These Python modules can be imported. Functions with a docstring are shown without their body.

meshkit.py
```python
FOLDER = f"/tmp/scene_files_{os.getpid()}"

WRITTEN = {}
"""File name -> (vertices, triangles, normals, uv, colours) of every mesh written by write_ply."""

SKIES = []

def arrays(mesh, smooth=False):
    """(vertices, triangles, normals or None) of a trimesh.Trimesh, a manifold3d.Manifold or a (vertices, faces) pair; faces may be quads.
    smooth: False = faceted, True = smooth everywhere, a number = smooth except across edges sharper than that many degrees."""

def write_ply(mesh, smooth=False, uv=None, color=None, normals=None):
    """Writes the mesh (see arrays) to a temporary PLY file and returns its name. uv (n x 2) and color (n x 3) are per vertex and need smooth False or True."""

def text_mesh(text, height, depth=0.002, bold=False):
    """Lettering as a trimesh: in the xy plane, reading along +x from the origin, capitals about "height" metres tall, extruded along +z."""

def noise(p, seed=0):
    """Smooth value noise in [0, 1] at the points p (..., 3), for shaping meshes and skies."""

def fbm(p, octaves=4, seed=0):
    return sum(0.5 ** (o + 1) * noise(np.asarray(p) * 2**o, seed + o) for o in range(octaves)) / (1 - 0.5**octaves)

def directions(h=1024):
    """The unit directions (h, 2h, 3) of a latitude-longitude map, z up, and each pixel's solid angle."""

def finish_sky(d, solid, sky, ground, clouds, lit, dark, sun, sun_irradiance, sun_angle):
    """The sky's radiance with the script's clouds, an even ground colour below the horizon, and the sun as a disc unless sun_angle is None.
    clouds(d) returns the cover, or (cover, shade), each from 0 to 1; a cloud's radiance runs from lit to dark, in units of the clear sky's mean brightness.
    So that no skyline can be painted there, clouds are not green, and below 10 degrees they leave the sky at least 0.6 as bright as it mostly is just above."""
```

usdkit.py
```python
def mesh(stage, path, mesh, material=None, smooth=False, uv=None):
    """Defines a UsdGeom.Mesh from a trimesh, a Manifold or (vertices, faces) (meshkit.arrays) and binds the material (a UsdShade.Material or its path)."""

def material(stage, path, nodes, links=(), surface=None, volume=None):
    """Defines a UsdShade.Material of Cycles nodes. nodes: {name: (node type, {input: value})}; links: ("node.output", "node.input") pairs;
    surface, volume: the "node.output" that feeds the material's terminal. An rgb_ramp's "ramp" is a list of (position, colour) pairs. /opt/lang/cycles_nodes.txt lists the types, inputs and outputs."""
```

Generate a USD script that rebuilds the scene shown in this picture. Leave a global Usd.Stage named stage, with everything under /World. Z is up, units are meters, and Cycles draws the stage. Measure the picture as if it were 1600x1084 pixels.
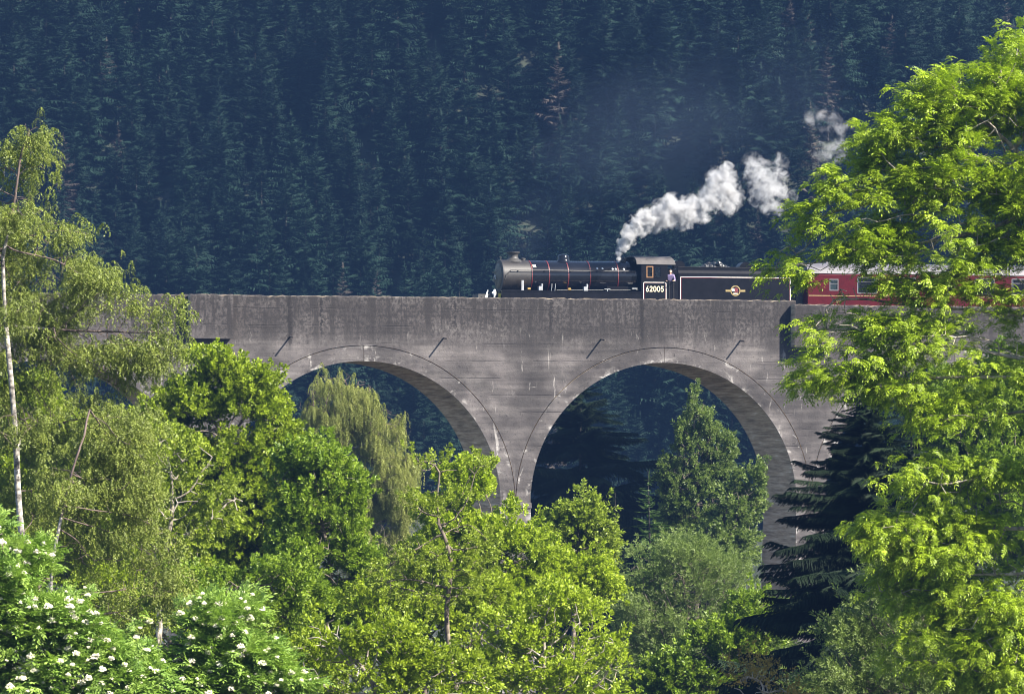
import math, random
import numpy as np, trimesh, usdkit, meshkit
import manifold3d as m3
from pxr import Usd, UsdGeom, UsdLux, UsdShade, Sdf, Gf, Vt
from scipy.spatial import cKDTree
from scipy.spatial.transform import Rotation
from shapely.geometry import Polygon, Point, box as sbox
from shapely import affinity

stage = Usd.Stage.CreateInMemory()
UsdGeom.SetStageUpAxis(stage, 'Z'); UsdGeom.SetStageMetersPerUnit(stage, 1.0)
stage.DefinePrim('/World', 'Xform'); stage.DefinePrim('/World/Looks', 'Scope')
rng = np.random.default_rng(7)

# ---------------------------------------------------------------- camera, sky, sun, exposure
YAW = math.radians(16.0); SY, CY = math.sin(YAW), math.cos(YAW)
FPX, HZ, CZ = 7225.0, 716.0, 20.0             # focal length in photo pixels, horizon row, eye height
CAM = np.array([-250 * SY, -250 * CY, CZ])
EXPOSURE = 2.0
HAZE = 0.000085
cam = UsdGeom.Camera.Define(stage, '/World/camera')
cam.AddTranslateOp().Set(Gf.Vec3d(*CAM))
cam.AddRotateXYZOp().Set(Gf.Vec3f(90 + math.degrees(math.atan((HZ - 542) / FPX)), 0, -16.0))
cam.CreateHorizontalApertureAttr(36.0); cam.CreateFocalLengthAttr(36.0 * FPX / 1600)
cam.CreateClippingRangeAttr(Gf.Vec2f(1, 20000))
cam.CreateExposureAttr(EXPOSURE)
SUN = np.array([1.0, -1.0, 1.2]); SUN /= np.linalg.norm(SUN)
SUN_EL, SUN_ROT = math.asin(SUN[2]), math.atan2(SUN[0], SUN[1])
dome = UsdLux.DomeLight.Define(stage, '/World/sky')
dome.GetPrim().SetCustomDataByKey('kind', 'structure')
skym = usdkit.material(stage, '/World/Looks/sky', {
    's': ('sky_texture', dict(sky_type='single_scattering', sun_disc=False, sun_elevation=SUN_EL, sun_rotation=SUN_ROT, altitude=100.0)),
    'b': ('background_shader', dict(strength=0.065))}, [('s.color', 'b.color')], surface='b.background')
UsdShade.MaterialBindingAPI.Apply(dome.GetPrim()).Bind(skym)
sun = UsdLux.DistantLight.Define(stage, '/World/sun')
sun.CreateIntensityAttr(1.25); sun.CreateNormalizeAttr(True); sun.CreateAngleAttr(0.53); sun.CreateColorAttr(Gf.Vec3f(1.0, 0.93, 0.82))
q = Rotation.align_vectors([SUN], [[0, 0, 1]])[0].as_quat()
sun.AddOrientOp().Set(Gf.Quatf(float(q[3]), float(q[0]), float(q[1]), float(q[2])))


def P(px, py, d):
    """The point at depth d (metres along the line of sight) that the photograph shows at pixel px, py."""
    r = (px - 800) / FPX * d
    return np.array([CAM[0] + d * SY + r * CY, CAM[1] + d * CY - r * SY, CZ + (HZ - py) / FPX * d])


# ---------------------------------------------------------------- prim helpers
taken = {}


def numbered(parent, name):
    k = taken.get((parent, name), 0); taken[(parent, name)] = k + 1
    return f'{parent}/{name}' + (f'_{k:03d}' if k else '')


def say(prim, label=None, cat=None, group=None, kind=None):
    for k, v in (('label', label), ('category', cat), ('group', group), ('kind', kind)):
        if v: prim.SetCustomDataByKey(k, v)
    return prim


def thing(name, label, cat, loc=None, rz=None, group=None, kind=None):
    p = numbered('/World', name); x = UsdGeom.Xform.Define(stage, p)
    if loc is not None: x.AddTranslateOp().Set(Gf.Vec3d(*map(float, loc)))
    if rz is not None: x.AddRotateZOp().Set(float(rz))
    say(x.GetPrim(), label, cat, group, kind)
    return p


def part(parent, name, mesh, mat, smooth=False, label=None, kind=None):
    p = numbered(parent, name)
    m = usdkit.mesh(stage, p, mesh, MAT[mat] if isinstance(mat, str) else mat, smooth=smooth)
    say(m.GetPrim(), label, kind=kind)
    return p


def single(name, mesh, mat, label, cat=None, group=None, kind=None, smooth=False):
    p = part('/World', name, mesh, mat, smooth); say(stage.GetPrimAtPath(p), label, cat, group, kind)
    return p


# ---------------------------------------------------------------- mesh helpers
def bx(x0, x1, y0, y1, z0, z1, c=0.0):
    if c <= 0:
        m = trimesh.creation.box([x1 - x0, y1 - y0, z1 - z0]); m.apply_translation([(x0 + x1) / 2, (y0 + y1) / 2, (z0 + z1) / 2]); return m
    pts = []
    for sx, x in ((1, x0), (-1, x1)):
        for sy, y in ((1, y0), (-1, y1)):
            for sz, z in ((1, z0), (-1, z1)):
                pts += [[x + sx * c, y + sy * c, z], [x + sx * c, y, z + sz * c], [x, y + sy * c, z + sz * c]]
    return trimesh.convex.convex_hull(np.array(pts))


def cat_(ms): return trimesh.util.concatenate(ms)


def lathe(profile, n=40, axis='z', at=(0, 0, 0)):
    m = trimesh.creation.revolve(np.array(profile, float), sections=n)
    if axis == 'x': m.apply_transform(trimesh.transformations.rotation_matrix(math.pi / 2, [0, 1, 0]))
    if axis == 'y': m.apply_transform(trimesh.transformations.rotation_matrix(-math.pi / 2, [1, 0, 0]))
    m.apply_translation(at); return m


def tube(pts, r, n=8):
    pts = np.asarray(pts, float); rs = np.broadcast_to(r, len(pts)); ms = []
    a, b = pts[:-1], pts[1:]
    return segs(a, b, rs[:-1], rs[1:], n)


def segs(a, b, ra, rb, n):
    """Tapered n-sided tubes from every a to every b, as one mesh."""
    a, b = np.asarray(a, float), np.asarray(b, float); k = len(a)
    d = b - a; L = np.linalg.norm(d, axis=1, keepdims=True); d = d / np.maximum(L, 1e-9)
    h = np.where(np.abs(d[:, 2:3]) < 0.9, [[0, 0, 1.0]], [[1.0, 0, 0]])
    u = np.cross(h, d); u /= np.linalg.norm(u, axis=1, keepdims=True); w = np.cross(d, u)
    t = np.arange(n) * 2 * math.pi / n
    ring = u[:, None] * np.cos(t)[None, :, None] + w[:, None] * np.sin(t)[None, :, None]
    v = np.concatenate([a[:, None] + ring * np.reshape(ra, (-1, 1, 1)), b[:, None] + ring * np.reshape(rb, (-1, 1, 1))], 1)
    i = np.arange(n); j = (i + 1) % n
    f = np.concatenate([np.stack([i, j, n + j], 1), np.stack([i, n + j, n + i], 1)])
    caps = [[0, k2 + 1, k2] for k2 in range(1, n - 1)] + [[n, n + k2, n + k2 + 1] for k2 in range(1, n - 1)]
    f = np.concatenate([f, np.array(caps)])
    return trimesh.Trimesh(v.reshape(-1, 3), (f[None] + (np.arange(k) * 2 * n)[:, None, None]).reshape(-1, 3), process=False)


def xz(poly, y0, y1):
    """A shapely polygon in x, z extruded from y0 to y1."""
    out = []
    for g in getattr(poly, 'geoms', [poly]):
        m = trimesh.creation.extrude_polygon(g, y1 - y0, engine='earcut')
        v = m.vertices.copy(); m.vertices = np.stack([v[:, 0], y1 - v[:, 2], v[:, 1]], 1); out.append(m)
    return cat_(out)


def ngon(cx, cz, r, n=96): return Polygon([(cx + r * math.cos(t), cz + r * math.sin(t)) for t in np.linspace(0, 2 * math.pi, n, endpoint=False)])


# ---------------------------------------------------------------- materials
MAT = {}


def mat(name, nodes, links, surface='p.BSDF', volume=None):
    MAT[name] = usdkit.material(stage, '/World/Looks/' + name, nodes, links, surface=surface, volume=volume)


def plain(name, col, rough=0.5, metal=0.0, var=0.25, scale=6.0, spec=0.5, bump=0.0):
    c = np.array(col)
    mat(name, {'g': ('geometry', {}), 'n': ('noise_texture', dict(scale=scale, detail=5.0, roughness=0.6)),
               'r': ('rgb_ramp', dict(ramp=[(0.3, tuple(c * (1 - var))), (0.7, tuple(np.minimum(c * (1 + var), 1)))])),
               'k': ('bump', dict(strength=bump, distance=0.02)),
               'p': ('principled_bsdf', dict(roughness=rough, metallic=metal, specular_ior_level=spec))},
        [('g.position', 'n.vector'), ('n.fac', 'r.fac'), ('r.color', 'p.base_color')] + ([('n.fac', 'k.height'), ('k.normal', 'p.normal')] if bump else []))


def leaf(name, a, b, c=None, trans=0.36, rough=0.45, spec=0.35, yellow=1.05):
    """Leaf green that varies from spray to spray and from leaf to leaf."""
    c = c or b
    mat(name, {'o': ('object_info', {}), 'g': ('geometry', {}), 'm': ('math', dict(math_type='multiply_add', value2=0.45)),
               'h': ('math', dict(math_type='multiply', value2=0.55)),
               'r': ('rgb_ramp', dict(ramp=[(0.0, a), (0.55, b), (1.0, c)])),
               't': ('mix_color', dict(blend_type='multiply', fac=1.0, b=(yellow, 1.15, 0.6), use_clamp=False)),
               'p': ('principled_bsdf', dict(roughness=rough, specular_ior_level=spec)), 'l': ('translucent_bsdf', {}),
               'x': ('mix_closure', dict(fac=trans))},
        [('o.random', 'h.value1'), ('g.random_per_island', 'm.value1'), ('h.value', 'm.value3'), ('m.value', 'r.fac'), ('r.color', 'p.base_color'),
         ('r.color', 't.a'), ('t.result', 'l.color'), ('p.BSDF', 'x.closure1'), ('l.BSDF', 'x.closure2')], surface='x.closure')


def bark(name, a, b, scale=5.0, zs=0.3):
    mat(name, {'g': ('geometry', {}), 'mp': ('mapping', dict(scale=(1, 1, zs))), 'n': ('noise_texture', dict(scale=scale, detail=6.0, roughness=0.65)),
               'r': ('rgb_ramp', dict(ramp=[(0.38, a), (0.62, b)])), 'k': ('bump', dict(strength=0.6, distance=0.03)), 'p': ('principled_bsdf', dict(roughness=0.85))},
        [('g.position', 'mp.vector'), ('mp.vector', 'n.vector'), ('n.fac', 'r.fac'), ('r.color', 'p.base_color'), ('n.fac', 'k.height'), ('k.normal', 'p.normal')])


plain('loco_black', (0.0035, 0.0035, 0.005), 0.3, var=0.4, scale=3, spec=0.16)
plain('boiler_black', (0.004, 0.0045, 0.007), 0.15, var=0.3, scale=2, spec=0.4)
plain('smokebox_grey', (0.015, 0.013, 0.012), 0.5, var=0.35, scale=3)
plain('smokebox_door_brown', (0.05, 0.045, 0.03), 0.55, var=0.4)
plain('roof_grey', (0.045, 0.040, 0.040), 0.75, var=0.3, scale=2.5)
plain('lining_red', (0.10, 0.010, 0.013), 0.45, var=0.2)
plain('lining_white', (0.45, 0.44, 0.42), 0.5, var=0.1)
plain('cream', (0.55, 0.49, 0.33), 0.5, var=0.08)
plain('gold', (0.20, 0.15, 0.055), 0.5, var=0.15)
plain('bright_steel', (0.4, 0.4, 0.4), 0.4, metal=0.9, var=0.2)
plain('brass', (0.5, 0.32, 0.1), 0.35, metal=0.8, var=0.2)
plain('lamp_white', (0.75, 0.75, 0.72), 0.45, var=0.1)
plain('yellow_paint', (0.65, 0.55, 0.10), 0.5, var=0.15)
plain('dark_steel', (0.03, 0.028, 0.026), 0.55, var=0.4)
plain('coal_black', (0.02, 0.02, 0.021), 0.4, var=0.5, scale=9)
plain('wood_frame', (0.14, 0.065, 0.022), 0.5, var=0.25)
plain('maroon', (0.042, 0.0018, 0.0035), 0.45, var=0.2, scale=2, spec=0.1)
plain('coach_roof', (0.075, 0.07, 0.08), 0.6, var=0.2, scale=2)
plain('curtain', (0.6, 0.6, 0.55), 0.8, var=0.15)
plain('interior_dark', (0.03, 0.028, 0.025), 0.8)
plain('skin', (0.45, 0.26, 0.19), 0.55, var=0.08)
plain('hair_dark', (0.03, 0.022, 0.016), 0.6)
plain('cloth_navy', (0.02, 0.025, 0.06), 0.85)
plain('cloth_lilac', (0.13, 0.105, 0.20), 0.85)
plain('ballast', (0.14, 0.12, 0.105), 0.95, var=0.6, scale=14, bump=0.8)
plain('rust_rail', (0.10, 0.06, 0.04), 0.6, var=0.4)
plain('iron_spout', (0.05, 0.04, 0.035), 0.7, var=0.4)
plain('flower_white', (0.50, 0.47, 0.34), 0.7, var=0.12, scale=30)
mat('glass', {'f': ('fresnel', dict(IOR=1.5)), 't': ('transparent_bsdf', dict(color=(0.75, 0.8, 0.8))), 'g': ('glossy_bsdf', dict(color=(0.9, 0.9, 0.9), roughness=0.02)), 'm': ('mix_closure', {})},
    [('f.fac', 'm.fac'), ('t.BSDF', 'm.closure1'), ('g.BSDF', 'm.closure2')], surface='m.closure')
bark('bark_brown', (0.055, 0.042, 0.032), (0.17, 0.135, 0.10))
bark('bark_pale', (0.12, 0.10, 0.075), (0.34, 0.30, 0.24))
bark('bark_birch', (0.035, 0.03, 0.026), (0.36, 0.33, 0.29), scale=3.2, zs=2.2)
bark('bark_spruce', (0.012, 0.010, 0.008), (0.03, 0.024, 0.02))
leaf('leaf_ash', (0.163, 0.239, 0.011), (0.309, 0.408, 0.018), (0.441, 0.506, 0.028))
leaf('leaf_birch', (0.122, 0.154, 0.032), (0.207, 0.246, 0.043), (0.317, 0.332, 0.075))
leaf('leaf_oak', (0.135, 0.187, 0.011), (0.251, 0.322, 0.016), (0.376, 0.419, 0.028))
leaf('leaf_green', (0.103, 0.168, 0.013), (0.204, 0.285, 0.021), (0.307, 0.365, 0.032))
leaf('leaf_rowan', (0.140, 0.238, 0.040), (0.256, 0.365, 0.067), (0.394, 0.492, 0.106))
leaf('leaf_olive', (0.144, 0.192, 0.018), (0.243, 0.306, 0.028), (0.387, 0.413, 0.046))
leaf('leaf_yellow', (0.190, 0.257, 0.013), (0.307, 0.386, 0.024), (0.425, 0.472, 0.037))
leaf('leaf_willow', (0.103, 0.150, 0.037), (0.189, 0.249, 0.064), (0.291, 0.353, 0.106))
leaf('leaf_poplar', (0.072, 0.110, 0.026), (0.153, 0.204, 0.046), (0.266, 0.292, 0.083))
leaf('leaf_hanging', (0.145, 0.166, 0.036), (0.240, 0.256, 0.058), (0.335, 0.340, 0.088))
leaf('leaf_brownish', (0.179, 0.124, 0.028), (0.306, 0.219, 0.046), (0.396, 0.292, 0.073))
leaf('needle_dark', (0.006, 0.012, 0.005), (0.012, 0.024, 0.009), (0.020, 0.038, 0.013), trans=0.08, rough=0.7, spec=0.12)
leaf('needle_light', (0.05, 0.095, 0.02), (0.085, 0.155, 0.03), (0.12, 0.20, 0.045), trans=0.2, rough=0.6)
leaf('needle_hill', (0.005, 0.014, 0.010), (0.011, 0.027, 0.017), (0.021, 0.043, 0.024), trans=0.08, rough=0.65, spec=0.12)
leaf('needle_brown', (0.035, 0.028, 0.022), (0.05, 0.04, 0.03), (0.07, 0.055, 0.04), trans=0.05, rough=0.8)

# concrete of the viaduct: shuttered lifts, dark lichen near the top, pale lime runs along the arch edges
PITCH, RI, RE, ZS, ZT, XS = 16.92, 7.62, 8.42, 17.6, 28.7, 0.2


def concrete():
    N, L = {}, []
    def n(k, kind, **kw): N[k] = (kind, kw)
    def l(a, b): L.append((a, b))
    n('g', 'geometry')
    n('s', 'separate_xyz'); l('g.position', 's.vector')
    def noise(k, scale, mp, det=6.0, rough=0.65, dist=0.0):
        n(k + 'm', 'mapping', scale=mp); l('g.position', k + 'm.vector')
        n(k, 'noise_texture', scale=scale, detail=det, roughness=rough, distortion=dist); l(k + 'm.vector', k + '.vector')
    def rng_(k, src, a, b, c=0.0, d=1.0):
        n(k, 'map_range', range_type='smoothstep', from_min=a, from_max=b, to_min=c, to_max=d, clamp=True); l(src, k + '.value')
    def math_(k, t, a, b):
        n(k, 'math', math_type=t, **({'value1': a} if not isinstance(a, str) else {}), **({'value2': b} if not isinstance(b, str) else {}))
        if isinstance(a, str): l(a, k + '.value1')
        if isinstance(b, str): l(b, k + '.value2')
    def mix(k, fac, a, b, mode='mix'):
        n(k, 'mix_color', blend_type=mode, **({'a': a} if not isinstance(a, str) else {}), **({'b': b} if not isinstance(b, str) else {}), **({'fac': fac} if not isinstance(fac, str) else {}))
        for v, s in ((fac, 'fac'), (a, 'a'), (b, 'b')):
            if isinstance(v, str): l(v, f'{k}.{s}')
    noise('n1', 0.9, (0.35, 1, 1.3)); noise('n2', 1.0, (0.16, 1, 3.2), 6.0, 0.6, 0.3); noise('n3', 5.5, (1, 1, 0.85), 9.0, 0.78, 0.3); noise('n4', 1.6, (1.4, 1, 0.16), 6.0, 0.7); noise('n5', 1.1, (1, 1, 1.2), 8.0, 0.72, 0.8); noise('n6', 0.28, (1, 1, 1), 3.0)
    n('r1', 'rgb_ramp', ramp=[(0.3, (0.105, 0.095, 0.093)), (0.5, (0.175, 0.160, 0.156)), (0.7, (0.27, 0.25, 0.24))]); l('n1.fac', 'r1.fac')
    rng_('b2', 'n2.fac', 0.35, 0.65, 0.84, 1.14); n('c2', 'combine_xyz'); [l('b2.result', f'c2.{a}') for a in 'xyz']
    mix('m1', 1.0, 'r1.color', 'c2.vector', 'multiply')
    rng_('b6', 'n6.fac', 0.36, 0.66, 0.62, 1.55); n('c6', 'combine_xyz'); [l('b6.result', f'c6.{a}') for a in 'xyz']
    mix('m1b', 1.0, 'm1.result', 'c6.vector', 'multiply')
    # dark growth towards the parapet top, in blotches and runs
    rng_('hz', 's.z', 25.3, 27.7); rng_('d3', 'n3.fac', 0.46, 0.54); rng_('d4', 'n4.fac', 0.50, 0.56)
    math_('dm', 'maximum', 'd3.result', 'd4.result'); math_('dd', 'multiply', 'dm.value', 'hz.result'); math_('dd2', 'multiply', 'dd.value', 0.95)
    mix('m2', 'dd2.value', 'm1b.result', (0.035, 0.032, 0.030))
    math_('hz2', 'multiply', 'hz.result', 0.5); mix('m2b', 'hz2.value', 'm2.result', (0.07, 0.062, 0.060))
    sx = None
    for i_, (X0, wd, zlo) in enumerate(((-12.35, .16, 25.9), (-10.6, .10, 26.6), (7.35, .17, 26.3), (-3.2, .10, 27.0), (2.2, .12, 26.9))):
        math_(f'sa{i_}', 'subtract', 's.x', X0); math_(f'sb{i_}', 'absolute', f'sa{i_}.value', 0.0); n(f'sc{i_}', 'math', math_type='multiply_add', value2=-0.9, value3=0.45); l('n3.fac', f'sc{i_}.value1'); math_(f'sd{i_}', 'add', f'sb{i_}.value', f'sc{i_}.value')
        rng_(f'se{i_}', f'sd{i_}.value', wd, wd * .3); rng_(f'sf{i_}', 's.z', zlo - .3, zlo + .5); math_(f'sg{i_}', 'multiply', f'se{i_}.result', f'sf{i_}.result')
        if sx: math_(f'sh{i_}', 'maximum', sx, f'sg{i_}.value'); sx = f'sh{i_}.value'
        else: sx = f'sg{i_}.value'
    math_('sw', 'multiply', sx, 0.8); mix('m2c', 'sw.value', 'm2b.result', (0.028, 0.025, 0.024))
    # pits everywhere
    rng_('pt', 'n3.fac', 0.57, 0.63, 0.0, 0.8); mix('m3', 'pt.result', 'm2c.result', (0.05, 0.045, 0.042))
    # lime along the arch edge and in thin level runs
    math_('xo', 'add', 's.x', PITCH * 40 - XS); math_('xm', 'floored_modulo', 'xo.value', PITCH); math_('xc', 'subtract', 'xm.value', PITCH / 2)
    math_('zc', 'subtract', 's.z', ZS); math_('zp', 'maximum', 'zc.value', 0.0)
    math_('x2', 'multiply', 'xc.value', 'xc.value'); math_('z2', 'multiply', 'zp.value', 'zp.value'); math_('rr', 'add', 'x2.value', 'z2.value'); math_('r', 'sqrt', 'rr.value', 0.0)
    rng_('e1', 'r.value', RI + 0.42, RI + 0.02); rng_('n5a', 'n5.fac', 0.52, 0.62); math_('ee', 'multiply', 'e1.result', 'n5a.result')
    rng_('e3', 'r.value', RE + 0.10, RE + 0.02); rng_('e4', 'r.value', RE - 0.25, RE - 0.03); math_('e5', 'multiply', 'e3.result', 'e4.result'); rng_('n5b', 'n5.fac', 0.56, 0.64); math_('e6', 'multiply', 'e5.value', 'n5b.result')
    rng_('ln', 'n2.fac', 0.66, 0.72); rng_('lz', 's.z', 27.2, 26.6); rng_('l5', 'n5.fac', 0.54, 0.64); math_('ll', 'multiply', 'ln.result', 'l5.result'); math_('lll', 'multiply', 'll.value', 'lz.result')
    math_('w1', 'maximum', 'ee.value', 'lll.value'); math_('w2', 'maximum', 'w1.value', 'e6.value'); noise('n8', 1.3, (2.2, 1, 0.35), 5.0, 0.7, 0.5); rng_('n8a', 'n8.fac', 0.60, 0.66); noise('n9', 0.35, (1, 1, 1), 2.0); rng_('n9a', 'n9.fac', 0.48, 0.60); math_('w4', 'multiply', 'n8a.result', 'n9a.result'); math_('w5', 'multiply', 'w4.value', 'lz.result'); math_('w6', 'maximum', 'w2.value', 'w5.value'); math_('w3', 'multiply', 'w6.value', 0.8)
    mix('m4', 'w3.value', 'm3.result', (0.85, 0.82, 0.78))
    noise('n10', 0.6, (0.5, 1, 0.5), 4.0, 0.6); math_('zw', 'multiply', 'n10.fac', 0.10); math_('zz', 'add', 's.z', 'zw.value'); math_('zm', 'floored_modulo', 'zz.value', 0.92); math_('za', 'subtract', 'zm.value', 0.46); math_('zb', 'absolute', 'za.value', 0.0)
    rng_('zl', 'zb.value', 0.035, 0.008); noise('n11', 0.45, (0.55, 1, 2.0), 5.0, 0.7); rng_('zn', 'n11.fac', 0.49, 0.62); math_('zq', 'multiply', 'zl.result', 'zn.result'); math_('zr', 'multiply', 'zq.value', 0.32)
    mix('m4c', 'zr.value', 'm4.result', (0.05, 0.045, 0.043))
    # soffit and pier sides: browner, with the marks of the shutter boards
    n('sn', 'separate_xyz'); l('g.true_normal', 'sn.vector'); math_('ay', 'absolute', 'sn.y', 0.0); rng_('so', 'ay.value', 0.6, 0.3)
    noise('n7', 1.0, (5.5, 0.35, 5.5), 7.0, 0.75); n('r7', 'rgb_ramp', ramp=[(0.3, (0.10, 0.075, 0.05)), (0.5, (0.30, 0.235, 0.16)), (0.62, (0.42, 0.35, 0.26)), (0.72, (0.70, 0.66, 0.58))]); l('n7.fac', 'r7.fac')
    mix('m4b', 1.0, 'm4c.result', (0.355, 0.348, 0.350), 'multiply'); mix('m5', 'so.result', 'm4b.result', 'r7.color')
    n('w', 'wave_texture', wave_type='bands', bands_direction='z', scale=1.05, distortion=0.6, detail=2.0); l('g.position', 'w.vector')
    math_('h1', 'multiply', 'w.fac', 0.12); math_('h2', 'multiply', 'n3.fac', 1.2); math_('hh', 'add', 'h1.value', 'h2.value'); math_('h3', 'multiply', 'n2.fac', 0.5); math_('h5', 'multiply', 'zq.value', -1.0); math_('h6', 'add', 'hh.value', 'h5.value'); math_('h4', 'add', 'h6.value', 'h3.value')
    n('k', 'bump', strength=0.5, distance=0.06); l('h4.value', 'k.height')
    n('p', 'principled_bsdf', roughness=0.92, specular_ior_level=0.25); l('m5.result', 'p.base_color'); l('k.normal', 'p.normal')
    mat('concrete', N, L)


concrete()
plain('ground_green', (0.014, 0.019, 0.010), 0.95, var=0.5, scale=0.6, bump=0.5)

# ---------------------------------------------------------------- terrain
def ground_z(x, y):
    dx, dy = x - CAM[0], y - CAM[1]
    t = dx * SY + dy * CY; r = dx * CY - dy * SY
    s = np.clip((t - 8) / 72, 0, 1); s = s * s * (3 - 2 * s)
    z = 18.3 * (1 - s) + 4.5 * s
    z = z - 2.0 * np.exp(-((t - 255) / 70) ** 2)
    p = np.stack([x / 90, y / 90, np.zeros_like(x)], -1)
    bumps = meshkit.fbm(p, 4, 3) - 0.5
    z = z + bumps * 2.0 * np.clip(t / 60, 0, 1)
    h = np.clip(t - 430 - 22 * bumps, 0, None) * 0.80
    h = 190 * np.tanh(h / 190) * (1 + 0.10 * bumps)
    gul = np.sin((r + 0.55 * (t - 500)) / 17.0 + 5 * bumps) + .7 * np.sin((r - 0.2 * t) / 9.5 + 1.3 + 4 * bumps)
    gul = gul + 2.2 * np.sin((r + 0.8 * (t - 520)) / 26.0 + 2.0)
    h = h + gul * 4.0 * np.clip((t - 440) / 40, 0, 1)
    h = h + 130 * np.tanh(np.clip(-t - 110 + 20 * bumps, 0, None) * 0.55 / 130)
    return z + h


def grid_axis(fine, step, far):
    a = list(np.arange(fine[0], fine[1] + step, step)); s = step
    while a[-1] < far: s *= 1.35; a.append(a[-1] + s)
    s = step
    while a[0] > -far: s *= 1.35; a.insert(0, a[0] - s)
    return np.array(a)


gt, gr = grid_axis((-20, 760), 9, 3000), grid_axis((-140, 140), 9, 3000)
T, R = np.meshgrid(gt, gr, indexing='ij')
gx, gy = CAM[0] + T * SY + R * CY, CAM[1] + T * CY - R * SY
gv = np.stack([gx, gy, ground_z(gx, gy)], -1).reshape(-1, 3)
i, j = np.meshgrid(np.arange(len(gt) - 1), np.arange(len(gr) - 1), indexing='ij'); k = (i * len(gr) + j).ravel(); w = len(gr)
single('ground', (gv, np.stack([k, k + 1, k + w + 1, k + w], 1)[:, ::-1]), 'ground_green', 'grassy valley floor and hillside under the trees', kind='structure', smooth=True)

# ---------------------------------------------------------------- viaduct
V = thing('railway_viaduct', 'weathered grey mass concrete railway viaduct of tall round arches', 'viaduct')
W5, DK, NSP = 5.5, 26.95, 3
cr = [PITCH * (k + 0.5) for k in range(-NSP, NSP)]
x0, x1 = XS - PITCH * NSP, XS + PITCH * NSP


def coping(xa, xb, y0, y1, z):
    """Worn, bevelled top course of a parapet."""
    xs = np.linspace(xa, xb, max(4, int((xb - xa) / 0.22))); r2 = np.random.default_rng(int(abs(xa) * 10) + 5)
    prof_ = np.array([(y0, -0.09), (y0 + 0.05, -0.02), (y0 + 0.10, 0.0), (y1 - 0.10, 0.0), (y1 - 0.05, -0.02), (y1, -0.09)]); n = len(xs)
    v = np.zeros((n, 6, 3)); v[:, :, 0] = xs[:, None]; v[:, :, 1:] = prof_ + [0, z]
    v[:, 1:5, 2] -= np.abs(r2.normal(0, .014, (n, 4))) + .03 * (r2.random((n, 1)) < .06); v[:, 1, 1] += np.abs(r2.normal(0, .02, n)); v[:, 4, 1] -= np.abs(r2.normal(0, .02, n))
    v = v.reshape(-1, 3); f = []
    for k_ in range(n - 1):
        for e in range(6):
            a0, a1 = k_ * 6 + e, k_ * 6 + (e + 1) % 6; f += [[a0, a1 + 6, a1], [a0, a0 + 6, a1 + 6]]
    f += [[0, e, e + 1] for e in range(1, 5)] + [[(n - 1) * 6, (n - 1) * 6 + e + 1, (n - 1) * 6 + e] for e in range(1, 5)]
    m_ = trimesh.Trimesh(v, f, process=False); m_.fix_normals(); return m_


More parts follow.
